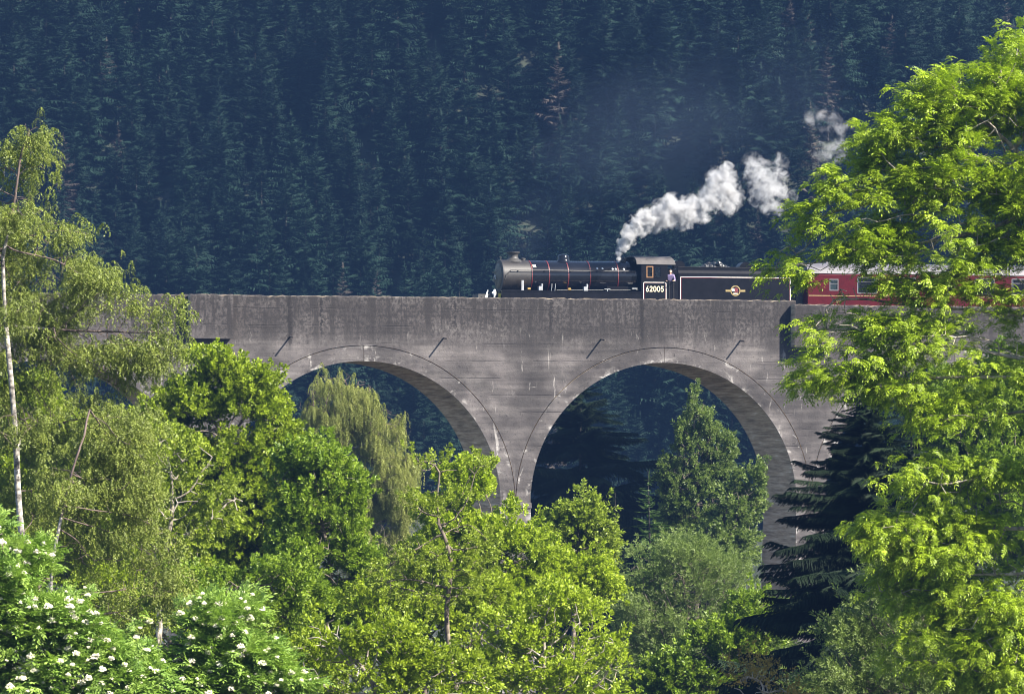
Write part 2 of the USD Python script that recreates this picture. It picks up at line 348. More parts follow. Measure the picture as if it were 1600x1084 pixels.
for a, b in zip(range(-NSP, NSP), range(-NSP + 1, NSP + 1)):      # each bay between pier centres: spandrel, ring halves
    c, xa, xb = XS + PITCH * (a + 0.5), XS + PITCH * a, XS + PITCH * b
    sp = sbox(xa, ZS, xb, DK).difference(ngon(c, ZS, RE + 0.045, 160))
    part(V, 'spandrel_wall', xz(sp, 0.0, W5), 'concrete')
    ring = ngon(c, ZS, RE, 160).difference(ngon(c, ZS, RI, 160))
    for q0, q1 in ((xa, c - 0.012), (c + 0.012, xb)):
        part(V, 'arch_ring', xz(ring.intersection(sbox(q0, ZS, q1, 40)), -0.012, W5 + 0.012), 'concrete')
for kx in range(-NSP, NSP + 1):
    xc = XS + PITCH * kx
    part(V, 'impost', bx(xc - 0.90, xc + 0.90, -0.07, W5 + 0.07, ZS - 0.30, ZS, 0.03), 'concrete')
    hw, hb = 0.86, 1.25
    pts = [[xc + s * w_, y, z] for s in (-1, 1) for w_, z, e in ((hw, ZS - 0.30, 0.0), (hb, -3.0, 0.5)) for y in (-e, W5 + e)]
    part(V, 'pier', trimesh.convex.convex_hull(np.array(pts)), 'concrete')
TOPR = 28.47
for y0, y1 in ((0.0, 0.5), (W5 - 0.5, W5)):
    for xa, xb, zt in ((x0, XS + PITCH - 0.85, ZT), (XS + PITCH - 0.85, x1, TOPR)):
        part(V, 'parapet', xz(sbox(xa, DK, xb, zt - 0.09), y0, y1), 'concrete')
        part(V, 'coping', coping(xa, xb, y0, y1, zt), 'concrete')
for s in (-1, 1):                                                  # refuges corbelled out over every second pier
    xc = XS + s * PITCH; zt = (ZT if s < 0 else TOPR) + 0.004
    for ya, yb in ((-0.66, -0.003), (W5 + 0.003, W5 + 0.66)):
        part(V, 'refuge', xz(sbox(xc - 1.16, zt - 2.36, xc + 1.16, zt - 0.09), ya, yb), 'concrete')
        part(V, 'coping', coping(xc - 1.16, xc + 1.16, ya, yb, zt), 'concrete')
for px, py in ((453, 527), (693, 529), (939, 531), (1157, 533), (1408, 535)):
    X = (px - 800) * 250 / FPX / CY * (1 + (px - 800) / FPX * SY / CY); dpt = 250 + X * SY
    Z = CZ + (HZ - py) / FPX * dpt
    part(V, 'drain_spout', tube([[X, 0.05, Z + 0.04], [X, -0.80, Z - 0.03]], 0.045, 8), 'iron_spout')
part(V, 'deck_ballast', bx(x0, x1, 0.52, W5 - 0.52, DK + 0.004, DK + 0.12), 'ballast')

# ---------------------------------------------------------------- track
ZR, YC = 27.2, 2.75
TR = thing('railway_track', 'single railway track on the viaduct deck behind the parapet', 'track')
for s in (-1, 1): part(TR, 'rail', bx(x0, x1, YC + s * 0.7525 - 0.035, YC + s * 0.7525 + 0.035, ZR - 0.14, ZR), 'rust_rail')

# ---------------------------------------------------------------- locomotive
LO = thing('steam_locomotive', 'black steam locomotive number 62005 crossing the viaduct chimney first', 'locomotive')
BZ = ZR + 2.76; YN = YC - 1.30      # boiler centre height, near side sheet plane
part(LO, 'smokebox', lathe([(0, 0.0), (0.80, 0.0), (0.90, 0.03), (0.905, 0.06), (0.905, 0.12), (0.885, 0.13), (0.885, 1.62), (0, 1.62)], 64, 'x', (0.02, YC, BZ)), 'smokebox_grey', 30)
dr = part(LO, 'smokebox_door', lathe([(0, -0.17), (0.25, -0.155), (0.5, -0.11), (0.68, -0.04), (0.71, -0.005), (0, -0.005)], 48, 'x', (0.02, YC, BZ)), 'smokebox_door_brown', 30)
part(dr, 'handle', cat_([lathe([(0, -0.24), (0.05, -0.24), (0.06, -0.15), (0, -0.15)], 12, 'x', (0.02, YC, BZ)), tube([[-0.2, YC, BZ], [-0.2, YC - 0.28, BZ - 0.2]], 0.018, 6), tube([[-0.23, YC, BZ], [-0.23, YC + 0.05, BZ - 0.32]], 0.018, 6)]), 'bright_steel')
for dz in (-0.22, 0.22): part(dr, 'hinge', bx(-0.16, -0.10, YC - 0.1, YC + 0.66, BZ + dz - 0.035, BZ + dz + 0.035), 'smokebox_door_brown')
part(LO, 'boiler', lathe([(0, 1.60), (0.862, 1.60), (0.865, 4.6), (0.885, 6.2), (0.885, 7.78), (0, 7.78)], 72, 'x', (0, YC, BZ)), 'boiler_black', 30)
for X in (1.70, 2.68, 3.77, 5.02, 6.62):
    r = 0.866 if X < 4.6 else 0.866 + 0.02 * min((X - 4.6) / 1.6, 1)
    part(LO, 'boiler_band', lathe([(r - 0.02, X - 0.022), (r + 0.012, X - 0.022), (r + 0.012, X + 0.022), (r - 0.02, X + 0.022)], 64, 'x', (0, YC, BZ)), 'lining_red', 30)
part(LO, 'chimney', lathe([(0.56, -0.14), (0.44, -0.03), (0.31, 0.05), (0.265, 0.12), (0.265, 0.24), (0.30, 0.33), (0.37, 0.37), (0.375, 0.42), (0.30, 0.43), (0.22, 0.43), (0.22, 0.2), (0, 0.2)], 36, 'z', (0.86, YC, BZ + 0.90)), 'dark_steel', 40)
part(LO, 'dome', lathe([(0.46, -0.10), (0.37, 0.0), (0.335, 0.08), (0.335, 0.22), (0.30, 0.31), (0.2, 0.37), (0, 0.40)], 36, 'z', (3.72, YC, BZ + 0.85)), 'boiler_black', 40)
part(LO, 'snifting_valve', lathe([(0.13, -0.05), (0.12, 0.05), (0.15, 0.06), (0.15, 0.11), (0, 0.14)], 16, 'z', (1.42, YC, BZ + 0.87)), 'dark_steel', 40)
part(LO, 'safety_valve', lathe([(0.12, -0.05), (0.11, 0.12), (0.13, 0.13), (0.12, 0.22), (0, 0.24)], 16, 'z', (7.16, YC - 0.15, BZ + 0.87)), 'dark_steel', 40)
part(LO, 'safety_valve', lathe([(0.12, -0.05), (0.11, 0.12), (0.13, 0.13), (0.12, 0.22), (0, 0.24)], 16, 'z', (7.16, YC + 0.15, BZ + 0.87)), 'dark_steel', 40)
part(LO, 'whistle', lathe([(0.035, -0.1), (0.03, 0.12), (0.06, 0.13), (0.06, 0.30), (0, 0.33)], 12, 'z', (6.88, YC - 0.35, BZ + 0.80)), 'dark_steel', 40)
part(LO, 'lamp_bracket', cat_([bx(0.12, 0.17, YC - 0.03, YC + 0.03, BZ + 0.86, BZ + 1.05), bx(0.06, 0.17, YC - 0.02, YC + 0.02, BZ + 1.02, BZ + 1.06)]), 'smokebox_grey')
hz_ = BZ + 0.30; hy = YC - 0.955
part(LO, 'handrail', tube([[0.45, hy, hz_], [7.6, hy, hz_]], 0.026, 8), 'dark_steel')
for X in (0.9, 2.4, 3.9, 5.4, 6.9): part(LO, 'handrail_knob', tube([[X, hy, hz_], [X, YC - 0.82, hz_ - 0.02]], 0.03, 6), 'bright_steel')
part(LO, 'ejector_pipe', tube([[0.45, hy + 0.02, hz_ - 0.02], [0.2, YC - 0.9, hz_ - 0.28], [0.16, YC - 0.89, hz_ - 0.5]], 0.03, 8), 'dark_steel')
for X, dz in ((5.42, 0.44), (5.72, 0.44), (6.3, 0.42), (6.48, 0.42), (6.95, 0.42)):
    ang = math.asin(dz / 0.885); c = np.array([X, YC - 0.885 * math.cos(ang), BZ + dz])
    m = lathe([(0, -0.02), (0.062, -0.02), (0.062, 0.02), (0.03, 0.035), (0, 0.035)], 14, 'z'); m.apply_transform(trimesh.transformations.rotation_matrix(math.pi / 2 - ang, [1, 0, 0])); m.apply_translation(c)
    part(LO, 'washout_plug', m, 'bright_steel')
an = math.radians(38); m = bx(-0.09, 0.09, -0.012, 0.012, -0.1, 0.1); m.apply_transform(trimesh.transformations.rotation_matrix(-an, [1, 0, 0])); m.apply_translation([1.86, YC - 0.872 * math.cos(an), BZ + 0.872 * math.sin(an)])
part(LO, 'makers_plate', m, 'cream')
ZP = ZR + 1.88
part(LO, 'running_plate', cat_([bx(-0.15, 7.8, YC - 1.3, YC - 0.5, ZP, ZP + 0.06), bx(-0.15, 7.8, YC + 0.5, YC + 1.3, ZP, ZP + 0.06)]), 'loco_black')
part(LO, 'valance', bx(-0.15, 7.8, YN + 0.02, YN + 0.06, ZP - 0.36, ZP - 0.004), 'loco_black')
part(LO, 'front_platform', bx(-1.30, -0.2, YC - 1.3, YC + 1.3, ZR + 1.22, ZR + 1.28), 'loco_black')
part(LO, 'buffer_beam', bx(-1.38, -1.304, YC - 1.28, YC + 1.28, ZR + 0.75, ZR + 1.28), 'lining_red')
for s in (-1, 1): part(LO, 'buffer', lathe([(0.12, -1.39), (0.11, -1.62), (0.08, -1.64), (0.08, -1.85), (0.22, -1.86), (0.22, -1.9), (0, -1.92)], 20, 'x', (0, YC + s * 0.87, ZR + 1.05)), 'dark_steel', 40)
part(LO, 'saddle', bx(0.1, 1.5, YC - 0.55, YC + 0.55, ZR + 1.3, BZ - 0.75), 'loco_black')
part(LO, 'main_frame', bx(-1.3, 9.6, YC - 0.6, YC + 0.6, ZR + 0.55, ZR + 1.75), 'dark_steel')
part(LO, 'firebox', bx(6.0, 7.78, YC - 0.72, YC + 0.72, ZR + 1.3, BZ), 'loco_black')
for s in (-1, 1): part(LO, 'cylinder', lathe([(0, 0.1), (0.36, 0.1), (0.36, 1.3), (0, 1.3)], 28, 'x', (0, YC + s * 1.02, ZR + 0.95)), 'loco_black', 40)


def wheel(par, X, r, spokes=True):
    for s in (-1, 1):
        y = YC + s * 0.74
        w_ = part(par, 'wheel', lathe([(0, -0.07), (0.14, -0.08), (0.16, -0.02), (r - 0.12, -0.02), (r - 0.11, -0.06), (r, -0.06), (r, 0.06), (r - 0.11, 0.06), (r - 0.12, 0.02), (0.16, 0.02), (0.14, 0.08), (0, 0.07)], 32, 'y', (X, y, ZR + r)), 'dark_steel', 30)


for X, r in ((0.35, 0.48), (2.35, 0.787), (4.2, 0.787), (6.1, 0.787)): wheel(LO, X, r)
# fittings along the running plate
part(LO, 'sand_filler', bx(1.02, 1.16, YN + 0.22, YN + 0.3, ZP + 0.06, ZP + 0.62), 'bright_steel')
for X in (2.05, 4.62): part(LO, 'lubricator', cat_([bx(X - 0.09, X + 0.16, YN + 0.1, YN + 0.35, ZP + 0.06, ZP + 0.30, 0.02), lathe([(0, 0), (0.07, 0), (0.07, 0.12), (0.03, 0.16), (0, 0.16)], 12, 'z', (X + 0.12, YN + 0.2, ZP + 0.29))]), 'bright_steel')
for X in (1.42, 3.72): part(LO, 'oil_box', bx(X - 0.09, X + 0.09, YN + 0.1, YN + 0.3, ZP + 0.1, ZP + 0.22, 0.02), 'brass')
for X in (2.72, 2.92): part(LO, 'pipe_union', tube([[X, YN + 0.25, ZP + 0.06], [X + 0.03, YN + 0.25, ZP + 0.32], [X + 0.08, YN + 0.4, ZP + 0.45]], 0.025, 6), 'bright_steel')
part(LO, 'reversing_rod', tube([[3.0, YN + 0.15, ZP + 0.1], [7.7, YN + 0.2, ZP + 0.16]], 0.03, 6), 'dark_steel')
part(LO, 'rod_bracket', cat_([bx(5.72, 6.05, YN + 0.1, YN + 0.2, ZP + 0.16, ZP + 0.2), bx(5.86, 5.91, YN + 0.1, YN + 0.2, ZP + 0.06, ZP + 0.16)]), 'bright_steel')
part(LO, 'step_plate', bx(7.3, 7.6, YN + 0.1, YN + 0.3, ZP + 0.2, ZP + 0.26), 'bright_steel')
# front end: lamps and plates seen over the parapet
lp = thing('head_lamp', 'small white head lamp on the front platform ahead of the smokebox', 'lamp')
part(lp, 'lamp_body', cat_([lathe([(0, 0), (0.09, 0), (0.09, 0.2), (0.06, 0.24), (0.05, 0.3), (0, 0.3)], 14, 'z', (-0.42, YC - 0.75, ZR + 1.70)), bx(-0.46, -0.38, YC - 0.79, YC - 0.71, ZR + 1.28, ZR + 1.70)]), 'lamp_white', 30)
part(lp, 'lamp_lens', lathe([(0, -0.06), (0.055, -0.05), (0.06, 0), (0, 0)], 14, 'x', (-0.505, YC - 0.75, ZR + 1.81)), 'lamp_white')
part(LO, 'lamp_iron', xz(Polygon([(-1.08, ZR + 1.28), (-0.86, ZR + 1.28), (-0.82, ZR + 1.95), (-0.86, ZR + 1.95)]), YC - 0.9, YC - 0.87), 'lamp_white')
part(LO, 'shed_plate', bx(-0.24, -0.12, YC - 1.0, YC - 0.96, ZR + 1.28, ZR + 1.78), 'yellow_paint')
part(LO, 'step_treads', bx(0.02, 0.26, YC - 1.2, YC - 1.0, ZR + 1.32, ZR + 1.70), 'yellow_paint')
# cab
CX0, CX1, ZE, YF = 7.80, 9.62, ZR + 3.42, YC + 1.30
side = Polygon([(CX0, ZR + 1.35), (CX1 - 0.02, ZR + 1.35), (CX1 - 0.02, ZR + 2.45), (CX1 - 0.30, ZR + 2.62), (CX1 - 0.30, ZE), (CX0, ZE)])
win = [sbox(8.10, ZR + 2.72, 8.47, ZE - 0.09), sbox(8.55, ZR + 2.72, 8.95, ZE - 0.09)]
sd = side.difference(win[0]).difference(win[1])
for y0_, y1_ in ((YN, YN + 0.03), (YF - 0.03, YF)):
    part(LO, 'cab_side', xz(sd, y0_, y1_), 'loco_black')
for k_, wn in enumerate(win):
    a0, b0, a1, b1 = wn.bounds
    fr = part(LO, 'window_frame', xz(wn.buffer(0.012, join_style=2).difference(wn.buffer(-0.045, join_style=2)), YN - 0.012, YN + 0.02), 'wood_frame' if k_ == 0 else 'loco_black')
    part(fr, 'window_pane', bx(a0 + 0.05, a1 - 0.05, YN + 0.024, YN + 0.029, b0 + 0.05, b1 - 0.05), 'glass')
part(LO, 'cab_front', xz(sbox(0, 0, 1, 1), 0, 1).apply_transform(np.array([[0.03, 0, 0, CX0 + 0.003], [0, 2.52, 0, YN + 0.04], [0, 0, 2.1, ZR + 1.35], [0, 0, 0, 1]])), 'loco_black')
part(LO, 'cab_floor', bx(CX0 + 0.04, CX1 + 0.2, YN + 0.04, YF - 0.04, ZR + 1.38, ZR + 1.44), 'dark_steel')
ra = np.linspace(-1, 1, 25); RT = 0.50
outer = [(YC + 1.36 * a, ZE + 0.02 + RT * math.sqrt(max(0, 1 - (abs(a)) ** 2.4))) for a in ra]
inner = [(YC + 1.33 * a, ZE + 0.0 + (RT - 0.03) * math.sqrt(max(0, 1 - (abs(a)) ** 2.4))) for a in ra]
rp = Polygon(outer + inner[::-1]); rm = trimesh.creation.extrude_polygon(rp, 1.0, engine='earcut'); v = rm.vertices.copy()
lx0, lx1 = CX0 - 0.28, CX1 + 0.05
hgt = (v[:, 1] - ZE) / RT
rm.vertices = np.stack([lx0 + 0.18 * (1 - np.clip(hgt, 0, 1)) * 0 + v[:, 2] * (lx1 - lx0 + 0.10 * (1 - np.clip(hgt, 0, 1))), v[:, 0], v[:, 1]], 1)
part(LO, 'cab_roof', rm, 'roof_grey', 40)
spf = Polygon(outer + [(YC + 1.3, ZE - 0.03), (YC - 1.3, ZE - 0.03)]); sm = trimesh.creation.extrude_polygon(spf.buffer(-0.035), 0.03, engine='earcut'); v = sm.vertices.copy(); sm.vertices = np.stack([CX0 + v[:, 2], v[:, 0], v[:, 1]], 1)
part(LO, 'cab_spectacle_plate', sm, 'loco_black')
pan = sbox(7.90, ZR + 1.30, 9.24, ZR + 2.47).buffer(-0.1).buffer(0.1)
part(LO, 'panel_lining', xz(pan.difference(pan.buffer(-0.032)), YN - 0.006, YN), 'lining_white')
part(LO, 'panel_lining', xz(pan.buffer(-0.045).difference(pan.buffer(-0.065)), YN - 0.005, YN), 'lining_red')


def text(s, h, x, y, z, bold=True, width=None):
    t = meshkit.text_mesh(s, h, 0.006, bold); v = t.vertices.copy()
    if width: v[:, 0] *= width / v[:, 0].max()
    t.vertices = np.stack([v[:, 0] + x, y - v[:, 2], v[:, 1] + z], 1); return t


part(LO, 'number', text('62005', 0.29, 8.03, YN, ZR + 1.95, True, 1.06), 'cream')
part(LO, 'cab_door', bx(CX1 - 0.02, 9.92, YN + 0.02, YN + 0.05, ZR + 1.3, ZR + 2.62), 'loco_black')
part(LO, 'class_mark', bx(9.02, 9.12, YN - 0.006, YN, ZR + 1.42, ZR + 1.47), 'cream')
for X in (9.42, 9.66): part(LO, 'cab_handrail', tube([[X, YN - 0.03, ZR + 1.5], [X, YN - 0.03, ZR + 2.5]], 0.014, 6), 'dark_steel')

# ---------------------------------------------------------------- tender
TE = thing('tender', 'black tender with white lining and round crest coupled behind the cab', 'tender')
TX0, TX1, ZT1 = 9.95, 16.55, ZR + 3.32
prof = [(YN + 0.02, ZR + 1.25), (YN + 0.02, ZR + 2.98), (YN + 0.12, ZR + 3.14), (YN + 0.12, ZT1), (YF - 0.12, ZT1), (YF - 0.12, ZR + 3.14), (YF - 0.02, ZR + 2.98), (YF - 0.02, ZR + 1.25)]
tm = trimesh.creation.extrude_polygon(Polygon(prof).difference(sbox(YN + 0.2, ZR + 2.9, YF - 0.2, ZR + 4)), TX1 - TX0, engine='earcut'); v = tm.vertices.copy(); tm.vertices = np.stack([TX0 + v[:, 2], v[:, 0], v[:, 1]], 1)
tb = part(TE, 'tank', tm, 'loco_black', 25)
part(TE, 'coal_space_floor', bx(TX0 + 0.05, TX1 - 0.05, YN + 0.2, YF - 0.2, ZR + 2.9, ZR + 2.95), 'dark_steel')
part(TE, 'top_beading', tube([[TX0, YN + 0.12, ZT1], [TX1, YN + 0.12, ZT1]], 0.025, 6), 'loco_black')
part(TE, 'footplate', bx(TX0 - 0.1, TX1 + 0.1, YN, YF, ZR + 1.12, ZR + 1.246), 'loco_black')
tl = sbox(TX0 + 0.10, ZR + 1.32, TX1 - 0.08, ZR + 2.80).buffer(-0.07).buffer(0.07)
YT = YN + 0.02
part(TE, 'tank_lining', xz(tl.difference(tl.buffer(-0.036)), YT - 0.006, YT), 'lining_white')
part(TE, 'tank_lining', xz(tl.buffer(-0.05).difference(tl.buffer(-0.07)), YT - 0.005, YT), 'lining_red')
ECX, ECZ = 13.25, ZR + 2.04
cr_ = part(TE, 'crest', xz(ngon(ECX, ECZ, 0.29, 36).difference(ngon(ECX, ECZ, 0.235, 36)), YT - 0.008, YT), 'gold')
part(cr_, 'crest_field', xz(ngon(ECX, ECZ, 0.23, 36), YT - 0.006, YT), 'loco_black')
lion = Polygon([(-.06, -.10), (-.02, .0), (-.08, .05), (-.06, .13), (-.02, .1), (0, .18), (.06, .17), (.07, .1), (.12, .15), (.17, .1), (.14, .02), (.18, -.06), (.12, -.1), (.08, -.03), (.04, -.11)])
part(cr_, 'lion', xz(affinity.translate(lion, ECX, ECZ), YT - 0.010, YT - 0.0065), 'lining_red')
part(cr_, 'wheel_emblem', xz(affinity.translate(ngon(-0.13, 0.05, 0.085, 20), ECX, ECZ), YT - 0.010, YT - 0.0065), 'lamp_white')
part(cr_, 'crown', xz(affinity.translate(Polygon([(-.14, -.13), (.14, -.13), (.10, -.20), (-.10, -.20)]), ECX, ECZ), YT - 0.010, YT - 0.0065), 'cream')
for s in (-1, 1):
    part(cr_, 'scroll', xz(sbox(min(s * .30, s * .57) + ECX, ECZ - .05, max(s * .30, s * .57) + ECX, ECZ + .05), YT - 0.008, YT), 'gold')
lumps = []
r2 = np.random.default_rng(4)
for _ in range(130):
    X = 12.35 + r2.normal() * 0.75; Y = YC + r2.uniform(-0.9, 0.9)
    m = trimesh.creation.icosphere(1, 0.09 + 0.09 * r2.random()); m.vertices *= 1 + 0.3 * r2.normal(size=m.vertices.shape) * 0.5
    m.apply_translation([X, Y, ZR + 2.95 + 0.62 * math.exp(-((X - 12.35) / 0.8) ** 2) * r2.uniform(0.55, 1.0)]); lumps.append(m)
part(TE, 'coal', cat_(lumps), 'coal_black', kind='stuff')
hd = ngon(0, 0, 0.42, 32).intersection(sbox(-1, 0, 1, 1))
part(TE, 'water_dome', xz(affinity.translate(hd, 14.2, ZT1 - 0.06), YC - 0.35, YC + 0.35), 'loco_black', 40)
part(TE, 'front_vent', xz(affinity.translate(Polygon([(-.33, 0), (.33, 0), (.28, .26), (.14, .40), (-.1, .44), (-.33, .36)]), 10.2, ZT1 - 0.06), YC - 0.75, YC - 0.5), 'loco_black', 30)
part(TE, 'front_vent', tube([[9.98, YC - 0.3, ZT1 - 0.1], [9.98, YC - 0.3, ZT1 + 0.38]], 0.1, 12), 'bright_steel')
for X in (10.9, 13.1, 15.3): wheel(TE, X, 0.64)
part(TE, 'axle_frame', bx(TX0, TX1, YN + 0.12, YN + 0.2, ZR + 0.4, ZR + 1.12), 'dark_steel')
part(TE, 'coupling', bx(TX1 + 0.1, TX1 + 0.9, YC - 0.06, YC + 0.06, ZR + 0.95, ZR + 1.1), 'dark_steel')

# ---------------------------------------------------------------- coach
CO = thing('railway_coach', 'maroon passenger coach with pale grey roof behind the tender', 'railway coach')
KX0, KX1 = 17.5, 37.1; zb, ze = ZR + 1.15, ZR + 3.05; YNc, YFc = YC - 1.38, YC + 1.38
sidec = sbox(KX0, zb, KX1, ze)
centres = [(px - 800) * 255 / FPX / CY * 1.009 + 0.35 for px in (1356, 1418, 1481, 1545)]; centres += [centres[-1] + 2.22 * k_ for k_ in (1, 2, 3, 4)]
wins = [sbox(c - 0.6, ZR + 1.95, c + 0.6, ZR + 2.88).buffer(-0.06).buffer(0.06) for c in centres] + [sbox(18.72, ZR + 2.1, 19.25, ZR + 2.75)]
sc_ = sidec
for wn in wins: sc_ = sc_.difference(wn)
part(CO, 'body_side', xz(sc_, YNc, YNc + 0.05), 'maroon'); part(CO, 'body_side', xz(sc_, YFc - 0.05, YFc), 'maroon')
for k_, wn in enumerate(wins):
    a0, b0, a1, b1 = wn.bounds
    fr = part(CO, 'window_frame', cat_([xz(wn.difference(wn.buffer(-0.05)), YNc - 0.008, YNc + 0.04), bx(a0 + 0.04, a1 - 0.04, YNc + 0.004, YNc + 0.035, b1 - 0.28, b1 - 0.25)]), 'coach_roof')
    part(fr, 'window_pane', bx(a0 + 0.03, a1 - 0.03, YNc + 0.042, YNc + 0.048, b0 + 0.03, b1 - 0.03), 'glass')
    if k_ < 8:
        part(fr, 'curtain', cat_([bx(a0 + 0.02, a0 + 0.16, YNc + 0.09, YNc + 0.11, b0, b1), bx(a1 - 0.16, a1 - 0.02, YNc + 0.09, YNc + 0.11, b0, b1)]), 'curtain')
    else: part(fr, 'blind', bx(a0 + 0.02, a1 - 0.02, YNc + 0.09, YNc + 0.11, b0, b1), 'curtain')
part(CO, 'end_wall', bx(KX0 - 0.05, KX0, YNc, YFc, zb, ze + 0.2), 'maroon'); part(CO, 'end_wall', bx(KX1, KX1 + 0.05, YNc, YFc, zb, ze + 0.2), 'maroon')
part(CO, 'corridor_wall', bx(KX0 + 0.1, KX1 - 0.1, YC - 0.1, YC, zb, ze), 'interior_dark')
ro = [(YC + 1.42 * a, ze + 0.003 + 0.62 * math.sqrt(max(0, 1 - abs(a) ** 2.3))) for a in ra]
rm = trimesh.creation.extrude_polygon(Polygon(ro), KX1 - KX0 + 0.1, engine='earcut'); v = rm.vertices.copy(); rm.vertices = np.stack([KX0 - 0.05 + v[:, 2], v[:, 0], v[:, 1]], 1)
part(CO, 'roof', rm, 'coach_roof', 40)
for X in (19, 21.3, 23.6, 25.9, 28.2): part(CO, 'roof_vent', bx(X - 0.15, X + 0.15, YC - 0.4, YC - 0.15, ze + 0.5, ze + 0.68, 0.04), 'coach_roof')
part(CO, 'waist_lining', bx(KX0, KX1, YNc - 0.005, YNc, ZR + 1.80, ZR + 1.84), 'gold')
part(CO, 'eaves_lining', bx(KX0, KX1, YNc - 0.005, YNc, ze - 0.07, ze - 0.045), 'lining_red')
part(CO, 'underframe', bx(KX0 + 0.1, KX1 - 0.1, YC - 1.2, YC + 1.2, ZR + 0.75, zb - 0.003), 'dark_steel')
part(CO, 'gangway', bx(KX0 - 0.45, KX0 - 0.06, YC - 0.55, YC + 0.55, ZR + 1.2, ZR + 3.15), 'dark_steel')
for X in (19.2, 21.7, 33.0, 35.5): wheel(CO, X, 0.46)
part(CO, 'number_mark', text('99', 0.16, 19.1, YNc, ZR + 1.42), 'gold')


# ---------------------------------------------------------------- people in the cab
def person(label, foot, face, lean, shirt, hand_z):
    """A standing figure: one continuous body, hair and shirt as its parts. face: angle it looks to."""
    J = {}
    def S(p, r): return m3.Manifold.sphere(r, 16).translate(list(p))
    def H(*b): return m3.Manifold.batch_hull([S(p, r) for p, r in b])
    b = []
    for s in (-1, 1):
        b += [H(((0, s * .09, .92), .09), ((.02, s * .1, .5), .06)), H(((.02, s * .1, .5), .058), ((0, s * .1, .09), .042)), H(((-.03, s * .1, .04), .04), ((.14, s * .11, .03), .032))]
    b += [H(((0, -.09, .95), .105), ((0, .09, .95), .105), ((lean * .5, -.1, 1.15), .10), ((lean * .5, .1, 1.15), .10)),
          H(((lean * .5, -.1, 1.15), .105), ((lean * .5, .1, 1.15), .105), ((lean, -.15, 1.40), .075), ((lean, .15, 1.40), .075)), H(((lean, 0, 1.42), .06), ((lean + .02, 0, 1.54), .05))]
    hx = lean + .04
    b += [H(((hx, 0, 1.64), .085), ((hx + .03, 0, 1.58), .062), ((hx - .015, 0, 1.65), .088)), H(((hx + .10, 0, 1.615), .014), ((hx + .08, 0, 1.645), .01))]
    for s in (-1, 1): b += [S((hx - .0, s * .085, 1.625), .022), S((hx + .085, s * .03, 1.645), .012)]
    sl = []
    for s in (-1, 1):
        sh, el, wr = np.array([lean, s * .19, 1.39]), np.array([lean + .10, s * .25, 1.13]), np.array([lean + .33, s * .2, hand_z])
        b += [H((sh, .055), (el, .042)), H((el, .04), (wr, .028))]; sl.append(H((sh, .068), (el, .054)))
        d = (wr - el) / np.linalg.norm(wr - el); u = np.array([0, 1.0, 0]); w_ = np.cross(d, u)
        pc = wr + d * .09; b.append(H((wr + d * .02, .022), (pc + u * .03, .012), (pc - u * .03, .012)))
        for k_, L in zip((-1.5, -.5, .5, 1.5), (.06, .075, .08, .07)):
            k0 = pc + u * k_ * .02; k1 = k0 + d * L * .55; k2 = k1 + (d * .6 + w_ * .6) * L * .5; b += [H((k0, .0095), (k1, .009)), H((k1, .009), (k2, .008))]
        t0 = wr + d * .035 - u * s * .025; t1 = t0 + d * .03 - u * s * .03; b.append(H((t0, .012), (t1, .010))); b.append(H((t1, .010), (t1 + d * .03 + w_ * .01, .009)))
    body = sum(b[1:], b[0])
    shirt_m = sum(sl, H(((0, -.09, 1.0), .115), ((0, .09, 1.0), .115), ((lean * .5, -.1, 1.15), .112), ((lean * .5, .1, 1.15), .112)) + H(((lean * .5, -.1, 1.15), .117), ((lean * .5, .1, 1.15), .117), ((lean, -.15, 1.40), .086), ((lean, .15, 1.40), .086)))
    hair = H(((hx - .03, 0, 1.67), .088), ((hx - .045, 0, 1.61), .07)) + H(((hx + .03, 0, 1.70), .055), ((hx - .03, 0, 1.69), .075))
    trou = sum([H(((0, s * .09, .93), .105), ((.02, s * .1, .5), .075)) + H(((.02, s * .1, .5), .073), ((0, s * .1, .1), .06)) for s in (-1, 1)], H(((0, -.09, .95), .112), ((0, .09, .95), .112)))
    def out(m): 
        mm = m.refine_to_length(0.04).to_mesh(); t = trimesh.Trimesh(mm.vert_properties[:, :3], mm.tri_verts)
        trimesh.smoothing.filter_taubin(t, iterations=4); t.apply_transform(trimesh.transformations.rotation_matrix(face, [0, 0, 1])); t.apply_translation(foot); return t
    p = thing('person', label, 'person')
    part(p, 'body', out(body), 'skin', True); part(p, 'shirt', out(shirt_m), shirt, True); part(p, 'hair', out(hair), 'hair_dark', True); part(p, 'trousers', out(trou), 'cloth_navy', True)


person('person in dark overalls standing behind the cab side window', (8.72, YN + 0.55, ZR + 1.44), math.pi, 0.02, 'cloth_navy', 1.2)
person('person in lilac shirt leaning in the cab doorway by the tender', (9.58, YN + 0.32, ZR + 1.44), -math.pi * 0.62, 0.14, 'cloth_lilac', 1.1)


# ---------------------------------------------------------------- vegetation
def quad_leaves(base, d, n, L, Wd, fold=0.18):
    """Leaves as two folded triangles each: base points, directions, normals, lengths, widths."""
    base, d, n = map(np.asarray, (base, d, n)); k = len(base)
    d = d / np.linalg.norm(d, axis=1, keepdims=True); s = np.cross(n, d); s /= np.maximum(np.linalg.norm(s, axis=1, keepdims=True), 1e-9); n = np.cross(d, s)
    L, Wd = np.broadcast_to(L, k)[:, None], np.broadcast_to(Wd, k)[:, None]
    m = base + d * L * 0.45
    v = np.stack([base, m + s * Wd / 2 + n * Wd * fold, base + d * L, m - s * Wd / 2 + n * Wd * fold], 1).reshape(-1, 3)
    f = (np.array([[0, 1, 2], [0, 2, 3]])[None] + (np.arange(k) * 4)[:, None, None]).reshape(-1, 3)
    return v, f


def unit(v): return v / np.maximum(np.linalg.norm(v, axis=-1, keepdims=True), 1e-9)


